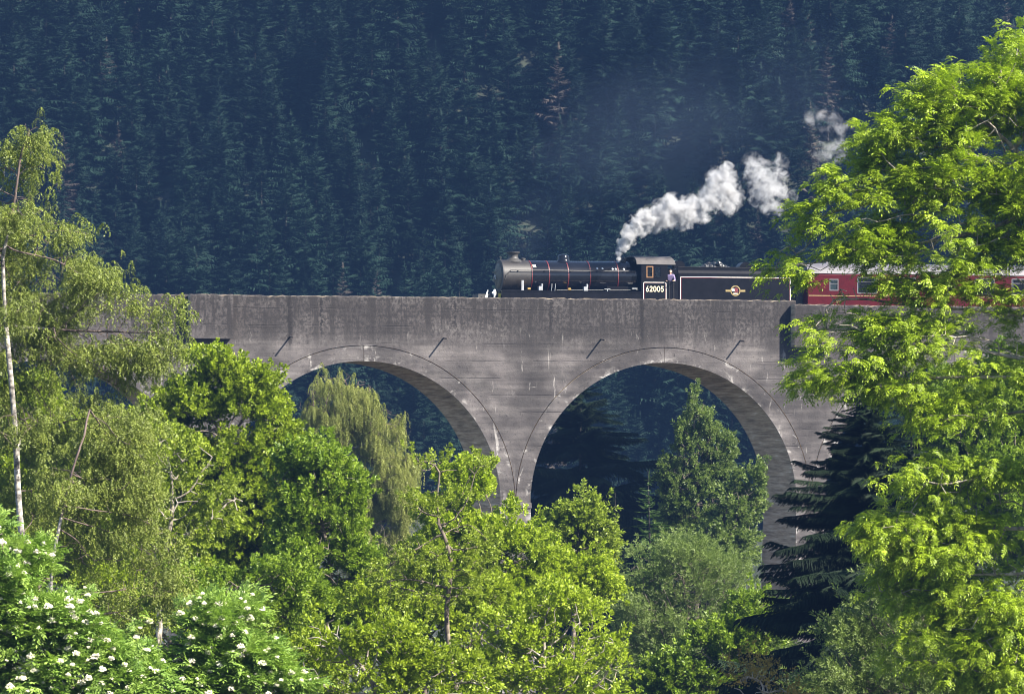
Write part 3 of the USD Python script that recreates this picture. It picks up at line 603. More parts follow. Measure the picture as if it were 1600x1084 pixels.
def spray_round(r, n, L, W, length, up=0.7):
    """A leafy shoot: n leaves set round and at the end of a twig along +x."""
    t = r.beta(1.6, 1.0, n) * length; a = r.uniform(0, 2 * math.pi, n)
    rad = np.stack([np.zeros(n), np.cos(a), np.sin(a)], 1)
    d = rad * r.uniform(0.5, 1.1, (n, 1)) + np.array([0.7, 0, 0]) * (0.3 + t[:, None] / length) + r.normal(0, .2, (n, 3)); d[:, 2] -= 0.15
    nn = np.array([0, 0, up]) + r.normal(0, .42, (n, 3))
    base = np.stack([t, np.zeros(n), 0.0 * t], 1) + rad * 0.02 * 1
    return quad_leaves(base, d, nn, L * r.uniform(.7, 1.25, n), W * r.uniform(.75, 1.2, n))


def spray_pinnate(r, k, leaf, pairs, L, W, droop=0.5, length=0.2):
    """k compound leaves leaving the end of a shoot, each with paired leaflets and an arched midrib."""
    B, D, Nn, LL = [], [], [], []
    for i_ in range(k):
        a = i_ * 2.4 + r.uniform(-.3, .3); x = length * (0.4 + 0.6 * i_ / k)
        h = np.array([0.5 + 0.3 * r.random(), math.cos(a), 0.55 * math.sin(a) + 0.25]); h /= np.linalg.norm(h); ln = leaf * r.uniform(.75, 1.2)
        for j_ in range(pairs + 1):
            s = (j_ + 1.0) / (pairs + 1); p = np.array([x, 0, 0]) + h * ln * s - np.array([0, 0, 1]) * droop * ln * s * s
            tg = unit(h - np.array([0, 0, 2 * droop * s])); sd_ = unit(np.cross([0, 0, 1.0], tg))
            for sg in ((-1, 1) if j_ < pairs else (0,)):
                B.append(p); D.append(sd_ * sg * 0.85 + tg * (0.55 if sg else 1.0) + np.array([0, 0, -0.22]) + r.normal(0, .1, 3)); Nn.append(np.array([0, 0, 1.0]) + 0.35 * tg + r.normal(0, .22, 3)); LL.append(L * r.uniform(.8, 1.2))
    return quad_leaves(B, D, Nn, np.array(LL), np.array(LL) * W / L)


def spray_hanging(r, k, ln, n, L, W, spread=1.0):
    """k thin shoots hanging from a point, set with small leaves."""
    B, D, Nn = [], [], []
    for i_ in range(k):
        a = r.uniform(0, 2 * math.pi); out = r.uniform(.08, .34) * ln * spread; l_ = ln * r.uniform(.5, 1.2)
        for s in np.linspace(.05, 1, n):
            p = np.array([math.cos(a) * out * (1 - (1 - s) ** 2), math.sin(a) * out * (1 - (1 - s) ** 2), -l_ * s ** 1.3 + .06 * l_])
            b_ = r.uniform(0, 2 * math.pi); B.append(p); D.append([math.cos(b_), math.sin(b_), -.8]); Nn.append([math.cos(a) * .6, math.sin(a) * .6, .8] + r.normal(0, .5, 3))
    k_ = len(B); return quad_leaves(B, D, Nn, L * r.uniform(.7, 1.25, k_), W * r.uniform(.75, 1.2, k_))


def frond(r, n, droop, needle, hang, thick=1.0):
    """A conifer branch of length 1 along +x: side twigs on both sides, each two crossed tapering strips."""
    V_, F_ = [], []
    def strip(a, b, w0, nrm):
        o = len(V_); w0 = w0 * thick; s = unit(np.cross(nrm, np.subtract(b, a))); V_.extend([a - s * w0, a + s * w0, np.asarray(b)]); F_.append([o, o + 1, o + 2])
    ax = lambda s: np.array([s, 0.05 * math.sin(3 * s), -droop * s * s + 0.35 * droop * s ** 4])
    for s in np.linspace(0, .9, 5):
        strip(ax(s), ax(min(s + .3, 1.02)), .03, np.array([0, 0, 1.0])); strip(ax(s), ax(min(s + .3, 1.02)), .03, np.array([0, 1.0, 0]))
    for i_ in range(n):
        s = .10 + .9 * (i_ + r.random()) / n; p = ax(s)
        for sg in (-1, 1):
            l_ = needle * (1.08 - s) ** .7 * r.uniform(.6, 1.25) + .05; tip = p + np.array([.55 * l_, sg * .8 * l_, -hang * l_ * r.uniform(.5, 1.4)])
            mid = (p + tip) / 2 + np.array([.05 * l_, 0, .12 * l_])
            for u_ in (np.array([0, 0, 1.0]), np.array([1.0, 0, 0.2])):
                strip(p, mid, .030, u_); strip(mid + (p - mid) * .3, tip, .026, u_)
            for q_ in (.4, .7):
                c = p + (tip - p) * q_; strip(c, c + np.array([.22 * l_ * r.uniform(.5, 1.2), sg * .05 * l_, -hang * .45 * l_]), .02, np.array([0, 1.0, .3]))
    return np.array(V_), np.array(F_)


SPR = {}
bark('bark_twig', (0.045, 0.03, 0.025), (0.12, 0.085, 0.07))


def variants(kind, n, fn, *a):
    SPR[kind] = []
    for k_ in range(n):
        v, f = fn(np.random.default_rng(100 + k_), *a); SPR[kind].append((v, f))


variants('ash', 6, spray_pinnate, 6, 0.24, 5, 0.080, 0.032, 0.5, 0.30)
variants('rowan', 6, spray_pinnate, 7, 0.18, 4, 0.075, 0.032, 0.3, 0.2)
variants('oak', 6, spray_round, 30, 0.10, 0.066, 0.40)
variants('broad', 6, spray_round, 20, 0.125, 0.09, 0.45)
variants('small', 6, spray_round, 26, 0.055, 0.036, 0.5)
variants('willow', 6, spray_round, 34, 0.085, 0.026, 0.6, 0.4)
variants('birch', 6, spray_hanging, 5, 0.34, 11, 0.05, 0.038, 2.2)
variants('weeping', 6, spray_hanging, 7, 1.15, 22, 0.075, 0.055)
variants('spruce', 6, frond, 44, 0.24, 0.20, 0.6, 0.38)
variants('larch', 6, frond, 26, 0.05, 0.2, 0.2, 0.5)


def colonise(att, path, step, kill, tries=220, up=0.0, wig=0.18, seed=1):
    """Branches grow from the points of path towards the points of att until those are reached."""
    r = np.random.default_rng(seed)
    nodes = [np.asarray(path[0], float)]; par = [-1]
    for a, b in zip(path[:-1], path[1:]):
        a, b = np.asarray(a, float), np.asarray(b, float); n_ = max(1, int(np.linalg.norm(b - a) / step)); side = r.normal(0, .02 * np.linalg.norm(b - a), 3); side[2] = 0
        for i_ in range(1, n_ + 1):
            s = i_ / n_; nodes.append(a + (b - a) * s + side * math.sin(math.pi * s)); par.append(len(nodes) - 2)
    nodes, par = np.array(nodes), np.array(par); first = len(nodes) // 3
    att = np.array(att); n0 = len(nodes); use = np.zeros(n0, bool); use[first:] = r.random(n0 - first) < (0.3 if n0 > 12 else 1.1); use[-1] = True
    for _ in range(tries):
        ok_ = np.nonzero(np.concatenate([use, np.ones(len(nodes) - n0, bool)]))[0]; tr = cKDTree(nodes[ok_]); d, ix = tr.query(att); ix = ok_[ix]
        vec = (att - nodes[ix]) / np.maximum(d, 1e-6)[:, None]
        uq, inv = np.unique(ix, return_inverse=True); s = np.zeros((len(uq), 3)); np.add.at(s, inv, vec)
        s = unit(s + r.normal(0, wig, s.shape) + np.array([0, 0, up])); new = nodes[uq] + s * step
        dn, _i = tr.query(new); ok = dn > step * .45; new, pr = new[ok], uq[ok]
        if not len(new): break
        nodes = np.vstack([nodes, new]); par = np.concatenate([par, pr])
        d2, i2 = cKDTree(new).query(att); alive = d2 > kill
        att = att[alive]
        if len(att) < 4: break
    return nodes, par


def radii(par, tip, p=2.3):
    n = len(par); w_ = np.zeros(n); kids = np.zeros(n, int); np.add.at(kids, par[1:], 1); w_[kids == 0] = 1.0
    for i_ in range(n - 1, 0, -1):
        if w_[i_] == 0: w_[i_] = 1
        w_[par[i_]] += w_[i_]
    return tip * w_ ** (1 / p), kids


def place(parent, name, kind, mat_, pos, quat, sc, r, label=None):
    """A PointInstancer of the shoots of one kind."""
    p = numbered(parent, name); pi = UsdGeom.PointInstancer.Define(stage, p); pr = []
    for k_, (v, f) in enumerate(SPR[kind]):
        q_ = f'{p}/shoot' + (f'_{k_:03d}' if k_ else ''); usdkit.mesh(stage, q_, (v, f), MAT[mat_]); pr.append(Sdf.Path(q_))
    pi.CreatePrototypesRel().SetTargets(pr); n = len(pos)
    pi.CreateProtoIndicesAttr(Vt.IntArray.FromNumpy(r.integers(0, len(pr), n).astype(np.int32)))
    pi.CreatePositionsAttr(Vt.Vec3fArray.FromNumpy(np.asarray(pos, np.float32)))
    pi.CreateOrientationsAttr(Vt.QuathArray.FromNumpy(np.asarray(quat, np.float16)))
    pi.CreateScalesAttr(Vt.Vec3fArray.FromNumpy(np.repeat(np.asarray(sc, np.float32).reshape(-1, 1), 3, 1)))
    say(pi.GetPrim(), label, kind='stuff'); return p


def quats(x, upv):
    """Quaternions (x, y, z, w as Gf wants them) that turn +x to x with +z as near upv as can be."""
    x = unit(x); y = unit(np.cross(upv, x)); z = np.cross(x, y)
    return Rotation.from_matrix(np.stack([x, y, z], 2)).as_quat()


def lobes_px(lobes, D):
    """Ellipsoids of a crown from (px, py, rx, ry[, depth offset[, depth radius]]) at depth D."""
    out = []
    for l_ in lobes:
        px, py, rx, ry = l_[:4]; off = l_[4] if len(l_) > 4 else 0.0; k_ = D / FPX; ry_ = l_[5] if len(l_) > 5 else 0.9 * (rx + ry) / 2 * k_
        out.append((P(px, py + 5, D + off), .93 * rx * k_, ry_, .91 * ry * k_))
    return out


RGT, FWD = np.array([CY, -SY, 0]), np.array([SY, CY, 0])


def crown_points(lobes, dens, r, shell=0.55):
    pts = []
    for c, rx, rd, rz in lobes:
        n = max(30, int(dens * (rx * rd * rz) ** (2 / 3) * 36)); u = unit(r.normal(size=(n, 3))); s = r.uniform(shell ** 3, 1, n) ** (1 / 3)
        s *= 0.80 + 0.42 * meshkit.noise(u * 2.6 + c[:1] * 3.1 + 17, 5)
        u = u * s[:, None]; pts.append(c + u[:, :1] * rx * RGT + u[:, 1:2] * rd * FWD + u[:, 2:] * rz * np.array([0, 0, 1.0]))
    return np.vstack(pts)


def tree(name, label, cat, lobes, D, spray, leafm, barkm, trunk=None, dens=9.0, step=0.42, kill=0.62, per=2.2, scale=1.0, tip=0.011, seed=1, twig=2, sway=0.55, up=0.0, upl=0.5, stems=None, group=None, drop=0.0, jit=0.16, shell=0.55, flat=0.0, clump=0.85, gaps=0.46, wig=0.18, thin=None, stem=None):
    """A broadleaved tree or bush. trunk: pixels (px, py[, depth offset]) from low to high, the first is set on the ground."""
    r = np.random.default_rng(seed)
    lb = lobes_px(lobes, D); att = crown_points(lb, dens, r, shell)
    if flat: att[:, 2] = att[:, 2] * (1 - flat) + flat * (np.round(att[:, 2] / 0.9 + 0.35 * np.sin(att[:, 0] * .9) + .35 * np.cos(att[:, 1] * .8)) - 0.35 * np.sin(att[:, 0] * .9) - .35 * np.cos(att[:, 1] * .8)) * 0.9
    if trunk is None:
        c = np.mean([l_[0] for l_ in lb], 0); lowest = min(l_[0][2] - l_[3] for l_ in lb); trunk_pts = [c * [1, 1, 0] + [0, 0, lowest + 0.5]]
    else: trunk_pts = [P(t_[0], t_[1], D + (t_[2] if len(t_) > 2 else 0)) for t_ in trunk]
    g = np.array([trunk_pts[0][0] + r.normal(0, .1), trunk_pts[0][1] + r.normal(0, .1), 0.0]); g[2] = float(ground_z(g[:1], g[1:2])[0]) - 0.15
    if trunk_pts[0][2] - g[2] < 0.8: trunk_pts[0][2] = g[2] + 0.8
    path = [g] + trunk_pts; step, kill, per = step * .70, kill * .48, per * 5.0
    nodes, par = colonise(att, path, step, kill, up=up, wig=wig, seed=seed)
    rad, kids = radii(par, tip); rad = np.minimum(rad, 0.45)
    if stem:
        k0 = 1
        while k0 < len(par) - 1 and par[k0 + 1] == k0: k0 += 1
        rad[:k0 + 1] = np.maximum(rad[:k0 + 1], stem * (1 - .55 * np.linspace(0, 1, k0 + 1)))
    x = thing(name, label, cat, group=group)
    k_ = np.arange(1, len(nodes)); a, b = nodes[par[k_]], nodes[k_]; big = rad[k_] > 0.035
    dd = unit(b - a)
    m = [segs(a[big] - dd[big] * rad[par[k_]][big, None] * .3, b[big], np.minimum(rad[par[k_]][big], rad[k_][big] * 1.35), rad[k_][big], 7)]
    part(x, 'trunk', cat_(m), barkm, True)
    if (~big).any(): part(x, 'branches', segs(a[~big], b[~big], np.minimum(rad[par[k_]][~big], rad[k_][~big] * 1.4), rad[k_][~big], 4), 'bark_twig' if barkm == 'bark_birch' else barkm, True, kind='stuff')
    # leafy shoots on the thin wood
    lim = tip * (twig ** (1 / 2.3)) * 1.02; th = np.nonzero(rad[k_] <= max(lim, tip * 1.4))[0] + 1
    cnt = r.poisson(per, len(th)); idx = np.repeat(th, cnt)
    cen = att.mean(0); pos = nodes[idx] + r.normal(0, jit, (len(idx), 3))
    nz = meshkit.noise(pos * [1 / clump, 1 / clump, 1.5 / clump], seed) * .75 + .25 * meshkit.noise(pos * 2.6 / clump, seed + 3)
    keep = nz + r.normal(0, .05, len(idx)) > gaps + (0 if thin is None else thin[1] * np.clip((P(0, thin[0], D)[2] - pos[:, 2]) / 1.0, 0, 1)); idx, pos = idx[keep], pos[keep]
    dr_ = unit(nodes[idx] - nodes[par[idx]]) * .8 + unit(nodes[idx] - cen) * .5 + r.normal(0, sway, (len(idx), 3)); dr_[:, 2] += upl - drop
    if spray in ('birch', 'weeping'):
        an_ = r.uniform(0, 2 * math.pi, len(idx)); qt = Rotation.from_euler('z', an_).as_quat()
    else:
        if flat: dr_[:, 2] *= 0.45
        qt = quats(dr_, np.array([0, 0, 1.0]) + r.normal(0, .22, (len(idx), 3)))
    sc = scale * .9 * r.uniform(.65, 1.35, len(idx))
    place(x, 'crown', spray, leafm, pos, qt, sc, r)
    STATS.append((name, len(nodes), len(idx)))
    return x, nodes, idx, pos


STATS = []


def conifer(name, label, px, ptop, pbase_r, D, h, spray, needle, seed, n_wh=0.42, per=7, slope=0.25, r0=0.5, lean=0.0, top_r=0.05, curve=0.8, gap=0.12):
    """A spruce-like tree whose top stands at pixel px, ptop: straight trunk, whorls of branches."""
    r = np.random.default_rng(seed); x = thing(name, label, 'tree')
    t = P(px, ptop, D); gz = float(ground_z(t[:1], t[1:2])[0]); H = t[2] - gz if h is None else h; R_ = pbase_r * D / FPX
    z = np.linspace(0, 1, 12); base = np.array([t[0], t[1], t[2] - H]); trunk = base + np.outer(z, [0, 0, H]); trunk[:, 0] += .1 * np.sin(z * 5 + seed)
    part(x, 'trunk', tube(trunk, (1 - z) * H * 0.011 + .012, 8), 'bark_spruce', True)
    pos, d_, sc = [], [], []
    zz = H - 0.15
    while zz > 0.06 * H:
        f_ = (H - zz) / H; L = R_ * f_ ** curve + top_r
        for _ in range(per if L > .3 else 4):
            if r.random() < gap: continue
            a = r.uniform(0, 2 * math.pi); l_ = L * r.uniform(.5, 1.1); pos.append(base + [0, 0, zz + r.normal(0, .1)] + np.array([.1 * math.sin(zz / H * 5 + seed), 0, 0]))
            d_.append([math.cos(a), math.sin(a), slope * (1.0 - 2.2 * f_) + r.normal(0, .17)]); sc.append(l_)
        zz -= n_wh * (0.55 + 0.5 * f_) * r.uniform(.8, 1.2)
    pos.append(base + [0, 0, H - .5]); d_.append([0.02, 0, 1]); sc.append(.55)
    place(x, 'crown', spray, needle, pos, quats(np.array(d_), np.array([0, 0, 1.0]) + r.normal(0, .1, (len(d_), 3))), sc, r)
    STATS.append((name, 0, len(pos)))
    return x

# hillside forest: each spruce one can tell apart is a thing of its own, the rest one mass behind
def hill_spruce(seed, H, R_, dead=False):
    r = np.random.default_rng(seed); V_, F_, o = [], [], 0; zz = H - .2
    while zz > .10 * H:
        f_ = (H - zz) / H; L = R_ * f_ ** .95 + .12
        for _ in range(10 if L > .5 else 6):
            if r.random() < (.5 if dead else .08): continue
            v, f = LOWF[r.integers(len(LOWF))]; a = r.uniform(0, 2 * math.pi); l_ = L * r.uniform(.6, 1.2); s = .55 - .75 * f_ + r.normal(0, .14)
            m = Rotation.from_quat(quats(np.array([[math.cos(a), math.sin(a), s]]), np.array([[0, 0, 1.0]]))[0]).as_matrix()
            V_.append((v * l_) @ m.T + [0, 0, zz + r.normal(0, .12)]); F_.append(f + o); o += len(v)
        zz -= .46 * r.uniform(.8, 1.2) * (.6 + .6 * f_)
    v, f = LOWF[0]; V_.append(v[:, [2, 1, 0]] * [.6, .6, .7] + [0, 0, H - .5]); F_.append(f + o)
    return np.vstack(V_), np.vstack(F_)


def low_frond(r):
    V_, F_ = [], []
    def tri(a, b, c): F_.append([len(V_), len(V_) + 1, len(V_) + 2]); V_.extend([a, b, c])
    ax = lambda s: np.array([s, 0, -.16 * s * s + .06 * s ** 4])
    for s in np.linspace(.1, .92, 7):
        for sg in (-1, 1):
            l_ = .34 * (1.1 - s) ** .8 * r.uniform(.6, 1.3) + .08; p, q_ = ax(s), ax(min(1, s + .13)); tip = p + np.array([.5 * l_, sg * l_ * .8, -.45 * l_ * r.uniform(.3, 1.5)])
            tri(p, q_, tip); tri(p + [0.02, 0, -.02], tip * [1, .5, 1] + [0, 0, -.10 * r.random()], q_)
    tri(ax(.8) + [0, .05, 0], ax(.8) - [0, .05, 0], ax(1.06)); tri(ax(0) + [0, 0, .03], ax(0) - [0, 0, .03], ax(.9))
    return np.array(V_), np.array(F_)


LOWF = [low_frond(np.random.default_rng(50 + k_)) for k_ in range(5)]
NV = 7
HS = [(9.5, 2.9), (11.0, 3.1), (8.2, 2.7), (10.2, 2.6), (8.8, 3.0), (7.0, 2.5), (9.5, 2.3)]
for k_, (H, R_) in enumerate(HS):
    c = stage.CreateClassPrim(f'/World/spruce_kind_{k_}' if k_ else '/World/spruce_kind'); cp = str(c.GetPath())
    dead = k_ == 6; stage.DefinePrim(cp).SetTypeName('Xform'); stage.GetPrimAtPath(cp).SetSpecifier(Sdf.SpecifierClass)
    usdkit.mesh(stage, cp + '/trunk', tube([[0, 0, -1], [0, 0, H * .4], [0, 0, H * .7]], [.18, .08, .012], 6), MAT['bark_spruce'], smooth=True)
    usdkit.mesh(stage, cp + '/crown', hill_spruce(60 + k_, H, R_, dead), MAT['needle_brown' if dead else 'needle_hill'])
r = np.random.default_rng(31); cand = []
for t in np.arange(440, 690, 2.5):
    q0_ = r.uniform(0, 3.1)
    for q_ in np.arange(-98, 98, 3.1):
        t_, q2 = t + r.uniform(-1.5, 1.5), q_ + q0_ + r.uniform(-1.7, 1.7)
        if r.random() < .06: continue
        x_, y_ = CAM[0] + t_ * SY + q2 * CY, CAM[1] + t_ * CY - q2 * SY; z_ = float(ground_z(np.array([x_]), np.array([y_]))[0])
        px, pb = 800 + q2 / t_ * FPX, HZ - (z_ - CZ) / t_ * FPX; pt = HZ - (z_ + 15 - CZ) / t_ * FPX
        if -90 < px < 1690 and pb > -40 and pt < 900: cand.append((t_, px, pb, pt, x_, y_, z_, r.random(), r.uniform(.6, 1.35), r.uniform(0, 360)))
cand.sort()
vis = [c for c in cand if c[3] < 445 and c[2] > 15 and (c[1] > 240 or c[3] < 200) and (c[1] < 1210 or c[3] < 40 + (1600 - c[1]) * .55)]
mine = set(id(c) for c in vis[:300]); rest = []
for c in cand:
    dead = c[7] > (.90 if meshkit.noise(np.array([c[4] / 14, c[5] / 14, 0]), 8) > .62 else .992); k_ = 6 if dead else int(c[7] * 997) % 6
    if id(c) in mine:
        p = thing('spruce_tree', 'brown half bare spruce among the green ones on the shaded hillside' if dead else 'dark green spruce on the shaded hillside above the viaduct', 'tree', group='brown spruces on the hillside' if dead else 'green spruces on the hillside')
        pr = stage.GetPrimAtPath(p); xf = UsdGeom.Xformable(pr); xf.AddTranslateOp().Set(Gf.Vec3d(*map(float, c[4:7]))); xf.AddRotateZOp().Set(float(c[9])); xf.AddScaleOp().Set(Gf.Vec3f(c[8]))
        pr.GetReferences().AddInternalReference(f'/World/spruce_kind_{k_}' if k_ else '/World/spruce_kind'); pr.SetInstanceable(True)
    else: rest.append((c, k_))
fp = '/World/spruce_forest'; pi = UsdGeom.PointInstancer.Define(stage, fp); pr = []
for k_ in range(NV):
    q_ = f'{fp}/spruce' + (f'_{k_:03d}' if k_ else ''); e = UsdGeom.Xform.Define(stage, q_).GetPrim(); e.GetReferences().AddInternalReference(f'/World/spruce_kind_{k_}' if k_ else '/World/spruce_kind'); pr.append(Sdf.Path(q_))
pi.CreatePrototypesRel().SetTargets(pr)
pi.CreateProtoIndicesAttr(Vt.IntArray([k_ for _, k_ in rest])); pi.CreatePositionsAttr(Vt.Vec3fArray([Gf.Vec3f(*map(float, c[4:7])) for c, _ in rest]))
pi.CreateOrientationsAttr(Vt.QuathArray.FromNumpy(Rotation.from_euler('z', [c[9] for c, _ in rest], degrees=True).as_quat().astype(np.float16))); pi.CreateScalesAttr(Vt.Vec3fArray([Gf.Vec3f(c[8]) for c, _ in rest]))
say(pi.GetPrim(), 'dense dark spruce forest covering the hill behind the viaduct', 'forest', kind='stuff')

# trees behind and before the arches
conifer('spruce_tree', 'dark drooping spruce with wide branches seen through the right arch', 905, 584, 400, 264, None, 'spruce', 'needle_dark', 3, n_wh=.5, per=9, curve=.75, gap=.15)
tree('weeping_birch', 'pale green weeping birch standing in the left arch', 'tree', [(520, 625, 52, 52), (560, 610, 28, 30), (505, 700, 55, 60), (600, 665, 45, 38), (615, 745, 42, 60), (550, 770, 60, 60), (590, 850, 60, 60)], 236, 'weeping', 'leaf_hanging', 'bark_birch', trunk=[(560, 860), (545, 700)], dens=8, step=.5, kill=.75, per=1.3, seed=11, scale=.8, clump=1.2, gaps=.5)
tree('poplar', 'upright grey green poplar standing in the right arch', 'tree', [(1085, 655, 11, 56), (1070, 720, 16, 70), (1103, 680, 9, 55), (1118, 720, 14, 60), (1138, 715, 7, 45), (1052, 760, 16, 55), (1040, 745, 8, 36), (1090, 790, 40, 70), (1060, 830, 40, 40), (1128, 790, 20, 50)], 236, 'broad', 'leaf_poplar', 'bark_brown', trunk=[(1090, 860), (1088, 720)], dens=14, step=.45, kill=.6, per=2.6, seed=12, up=.5, upl=1.2, scale=.95, jit=.1, clump=.6, gaps=.52)
tree('leafy_tree', 'grey green bushy tree beside the right pier inside the arch', 'tree', [(1150, 790, 30, 50), (1135, 850, 45, 50), (1182, 760, 10, 34), (1110, 870, 50, 40)], 230, 'broad', 'leaf_poplar', 'bark_brown', dens=14, step=.45, kill=.6, per=2.4, seed=13, scale=1.1)
conifer('larch_tree', 'small light green conifer with pointed top before the right arch', 1014, 735, 150, 212, None, 'larch', 'needle_light', 5, n_wh=.42, per=7, slope=.2)
conifer('spruce_tree', 'narrow dark green young spruce just left of the small light conifer', 958, 770, 120, 205, None, 'spruce', 'needle_dark', 9, n_wh=.45, per=7)
conifer('spruce_tree', 'big near black spruce before the right pier', 1352, 560, 430, 152, None, 'spruce', 'needle_dark', 6, n_wh=.34, per=17, curve=.9, slope=.22, gap=.1)
conifer('spruce_tree', 'dark spruce standing just behind the big black one at right', 1420, 590, 260, 168, None, 'spruce', 'needle_dark', 16, n_wh=.45, per=8, curve=.75)
tree('willow', 'grey green willow mass below the right arch', 'tree', [(1060, 890, 60, 45), (1120, 920, 70, 55), (1020, 960, 60, 60), (1090, 1000, 90, 70), (1010, 890, 35, 35), (1170, 990, 60, 60), (980, 1040, 70, 50)], 178, 'willow', 'leaf_willow', 'bark_brown', dens=11, per=2.4, seed=14, scale=1.15)
tree('maple_tree', 'yellow green round topped tree just right of the middle pier', 'tree', [(905, 803, 34, 34), (880, 832, 33, 26), (930, 838, 26, 24), (900, 870, 58, 28)], 186, 'broad', 'leaf_olive', 'bark_brown', dens=16, step=.35, kill=.5, per=2.6, seed=15)
tree('oak_tree', 'light green spreading oak in front of the middle pier', 'tree', [(728, 752, 40, 34), (785, 822, 40, 28), (700, 800, 40, 36), (760, 865, 70, 46), (830, 865, 50, 34), (850, 910, 60, 40), (790, 920, 80, 50), (920, 900, 45, 35), (700, 880, 60, 60)], 160, 'oak', 'leaf_yellow', 'bark_brown', trunk=[(770, 980), (765, 880)], dens=13, per=2.3, seed=17, scale=1.15)
tree('hawthorn', 'sparse tree with bare pale branches left of the middle pier', 'tree', [(670, 715, 34, 26), (740, 720, 30, 20), (655, 785, 22, 32), (700, 795, 40, 34), (655, 860, 36, 28), (740, 850, 40, 40), (700, 900, 60, 40), (620, 900, 40, 36)], 132, 'oak', 'leaf_olive', 'bark_brown', trunk=[(712, 1060), (698, 960), (706, 890), (686, 820)], dens=6, step=.36, kill=.62, per=1.15, seed=18, tip=.011, scale=.8, twig=1, gaps=.5)
tree('oak_tree', 'dense yellow green oak left of the arches', 'tree', [(330, 575, 34, 34), (375, 605, 52, 34), (425, 590, 10, 16), (300, 650, 60, 50), (400, 670, 60, 46), (360, 740, 80, 60), (440, 740, 60, 56), (290, 740, 60, 60), (400, 830, 90, 70), (320, 860, 80, 60), (240, 690, 50, 60)], 152, 'oak', 'leaf_oak', 'bark_brown', trunk=[(380, 980), (370, 800), (350, 680)], dens=12, per=2.5, seed=19, scale=1.15)
tree('oak_tree', 'fresh mid green oak with rounded crown before the left arch', 'tree', [(490, 712, 40, 32), (535, 765, 40, 36), (470, 760, 44, 44), (510, 830, 56, 54), (545, 890, 46, 56), (480, 880, 60, 60), (540, 950, 70, 60), (470, 960, 60, 50)], 144, 'oak', 'leaf_green', 'bark_brown', trunk=[(520, 1000), (515, 860)], dens=13, per=2.6, seed=20, scale=1.1)
tree('leafy_tree', 'light green leafy tree filling the lower middle', 'tree', [(880, 960, 60, 50), (800, 990, 60, 50), (850, 1040, 90, 60), (930, 1020, 50, 60), (760, 1050, 60, 50), (900, 1090, 80, 40)], 136, 'broad', 'leaf_yellow', 'bark_pale', dens=12, per=1.6, seed=21, scale=.85)
tree('goat_willow', 'twiggy yellow olive tree in front of the dense oak at left', 'tree', [(240, 700, 50, 50), (300, 720, 44, 40), (230, 790, 60, 50), (310, 800, 50, 44), (360, 780, 28, 30), (270, 860, 60, 44)], 132, 'broad', 'leaf_olive', 'bark_pale', trunk=[(250, 980), (260, 860)], dens=6, per=1.5, seed=22, scale=.8, tip=.013, twig=1)
tree('leafy_tree', 'soft light green tree far right behind the tall ash', 'tree', [(1480, 640, 60, 60), (1560, 620, 60, 70), (1530, 720, 90, 60), (1450, 740, 60, 60), (1580, 800, 70, 80)], 176, 'oak', 'leaf_green', 'bark_brown', dens=11, per=2.2, seed=23, scale=1.25)
tree('goat_willow', 'pale grey green bushy tree at the bottom right corner', 'tree', [(1400, 900, 50, 44), (1390, 970, 60, 50), (1340, 1010, 50, 40), (1460, 960, 60, 50), (1320, 1075, 70, 40), (1420, 1050, 80, 50), (1500, 1040, 90, 60), (1590, 1060, 70, 60)], 118, 'willow', 'leaf_willow', 'bark_brown', dens=13, per=3.0, seed=24, scale=1.0, gaps=.38)
tree('leafy_tree', 'bright green bush in the gap left of the black spruce', 'tree', [(1130, 1010, 60, 40), (1190, 960, 50, 40), (1080, 1060, 70, 50), (1180, 1070, 70, 40)], 162, 'oak', 'leaf_green', 'bark_brown', dens=11, per=2.3, seed=25, scale=1.1)
tree('twiggy_bush', 'small bush with brownish twigs at the bottom edge by the black spruce', 'bush', [(1180, 1062, 40, 24), (1205, 1085, 40, 24)], 112, 'small', 'leaf_brownish', 'bark_pale', dens=9, step=.2, kill=.3, per=.9, seed=26, tip=.009, twig=1)
tree('hazel', 'light green hazel with thin bare branches at the bottom middle', 'bush', [(520, 1000, 70, 44), (600, 1010, 60, 50), (460, 1040, 70, 44), (560, 1070, 90, 44), (660, 1040, 60, 50), (720, 1070, 60, 40)], 112, 'broad', 'leaf_oak', 'bark_pale', dens=8, step=.34, kill=.5, per=1.5, seed=27, scale=.8, tip=.012)
tree('leafy_tree', 'light green bushy tree at the bottom between the hazel and the yellow green tree', 'tree', [(660, 960, 70, 50), (720, 1000, 60, 50), (620, 1020, 60, 50), (740, 930, 50, 40), (590, 950, 50, 40)], 140, 'broad', 'leaf_oak', 'bark_brown', dens=10, per=1.9, seed=51, scale=.85)
tree('leafy_tree', 'mid green shrub mass low in front of the dense oak', 'tree', [(330, 940, 70, 50), (400, 960, 70, 50), (440, 920, 60, 50), (280, 920, 50, 40)], 126, 'oak', 'leaf_green', 'bark_brown', dens=10, per=2.0, seed=52, scale=1.0)
tree('leafy_tree', 'green tree filling the shade behind the white birch stems', 'tree', [(40, 640, 70, 50), (120, 700, 80, 60), (30, 760, 90, 60), (170, 800, 80, 60), (90, 850, 90, 60), (200, 900, 80, 60)], 172, 'oak', 'leaf_oak', 'bark_brown', dens=10, per=2.0, seed=53, scale=1.2)
tree('leafy_tree', 'dull green undergrowth tree between the two flowering bushes', 'tree', [(210, 960, 60, 50), (270, 940, 50, 44), (160, 930, 50, 50), (240, 1020, 60, 50), (440, 1010, 60, 50), (520, 1040, 50, 40)], 138, 'oak', 'leaf_oak', 'bark_brown', dens=10, per=2.0, seed=54, scale=1.0)
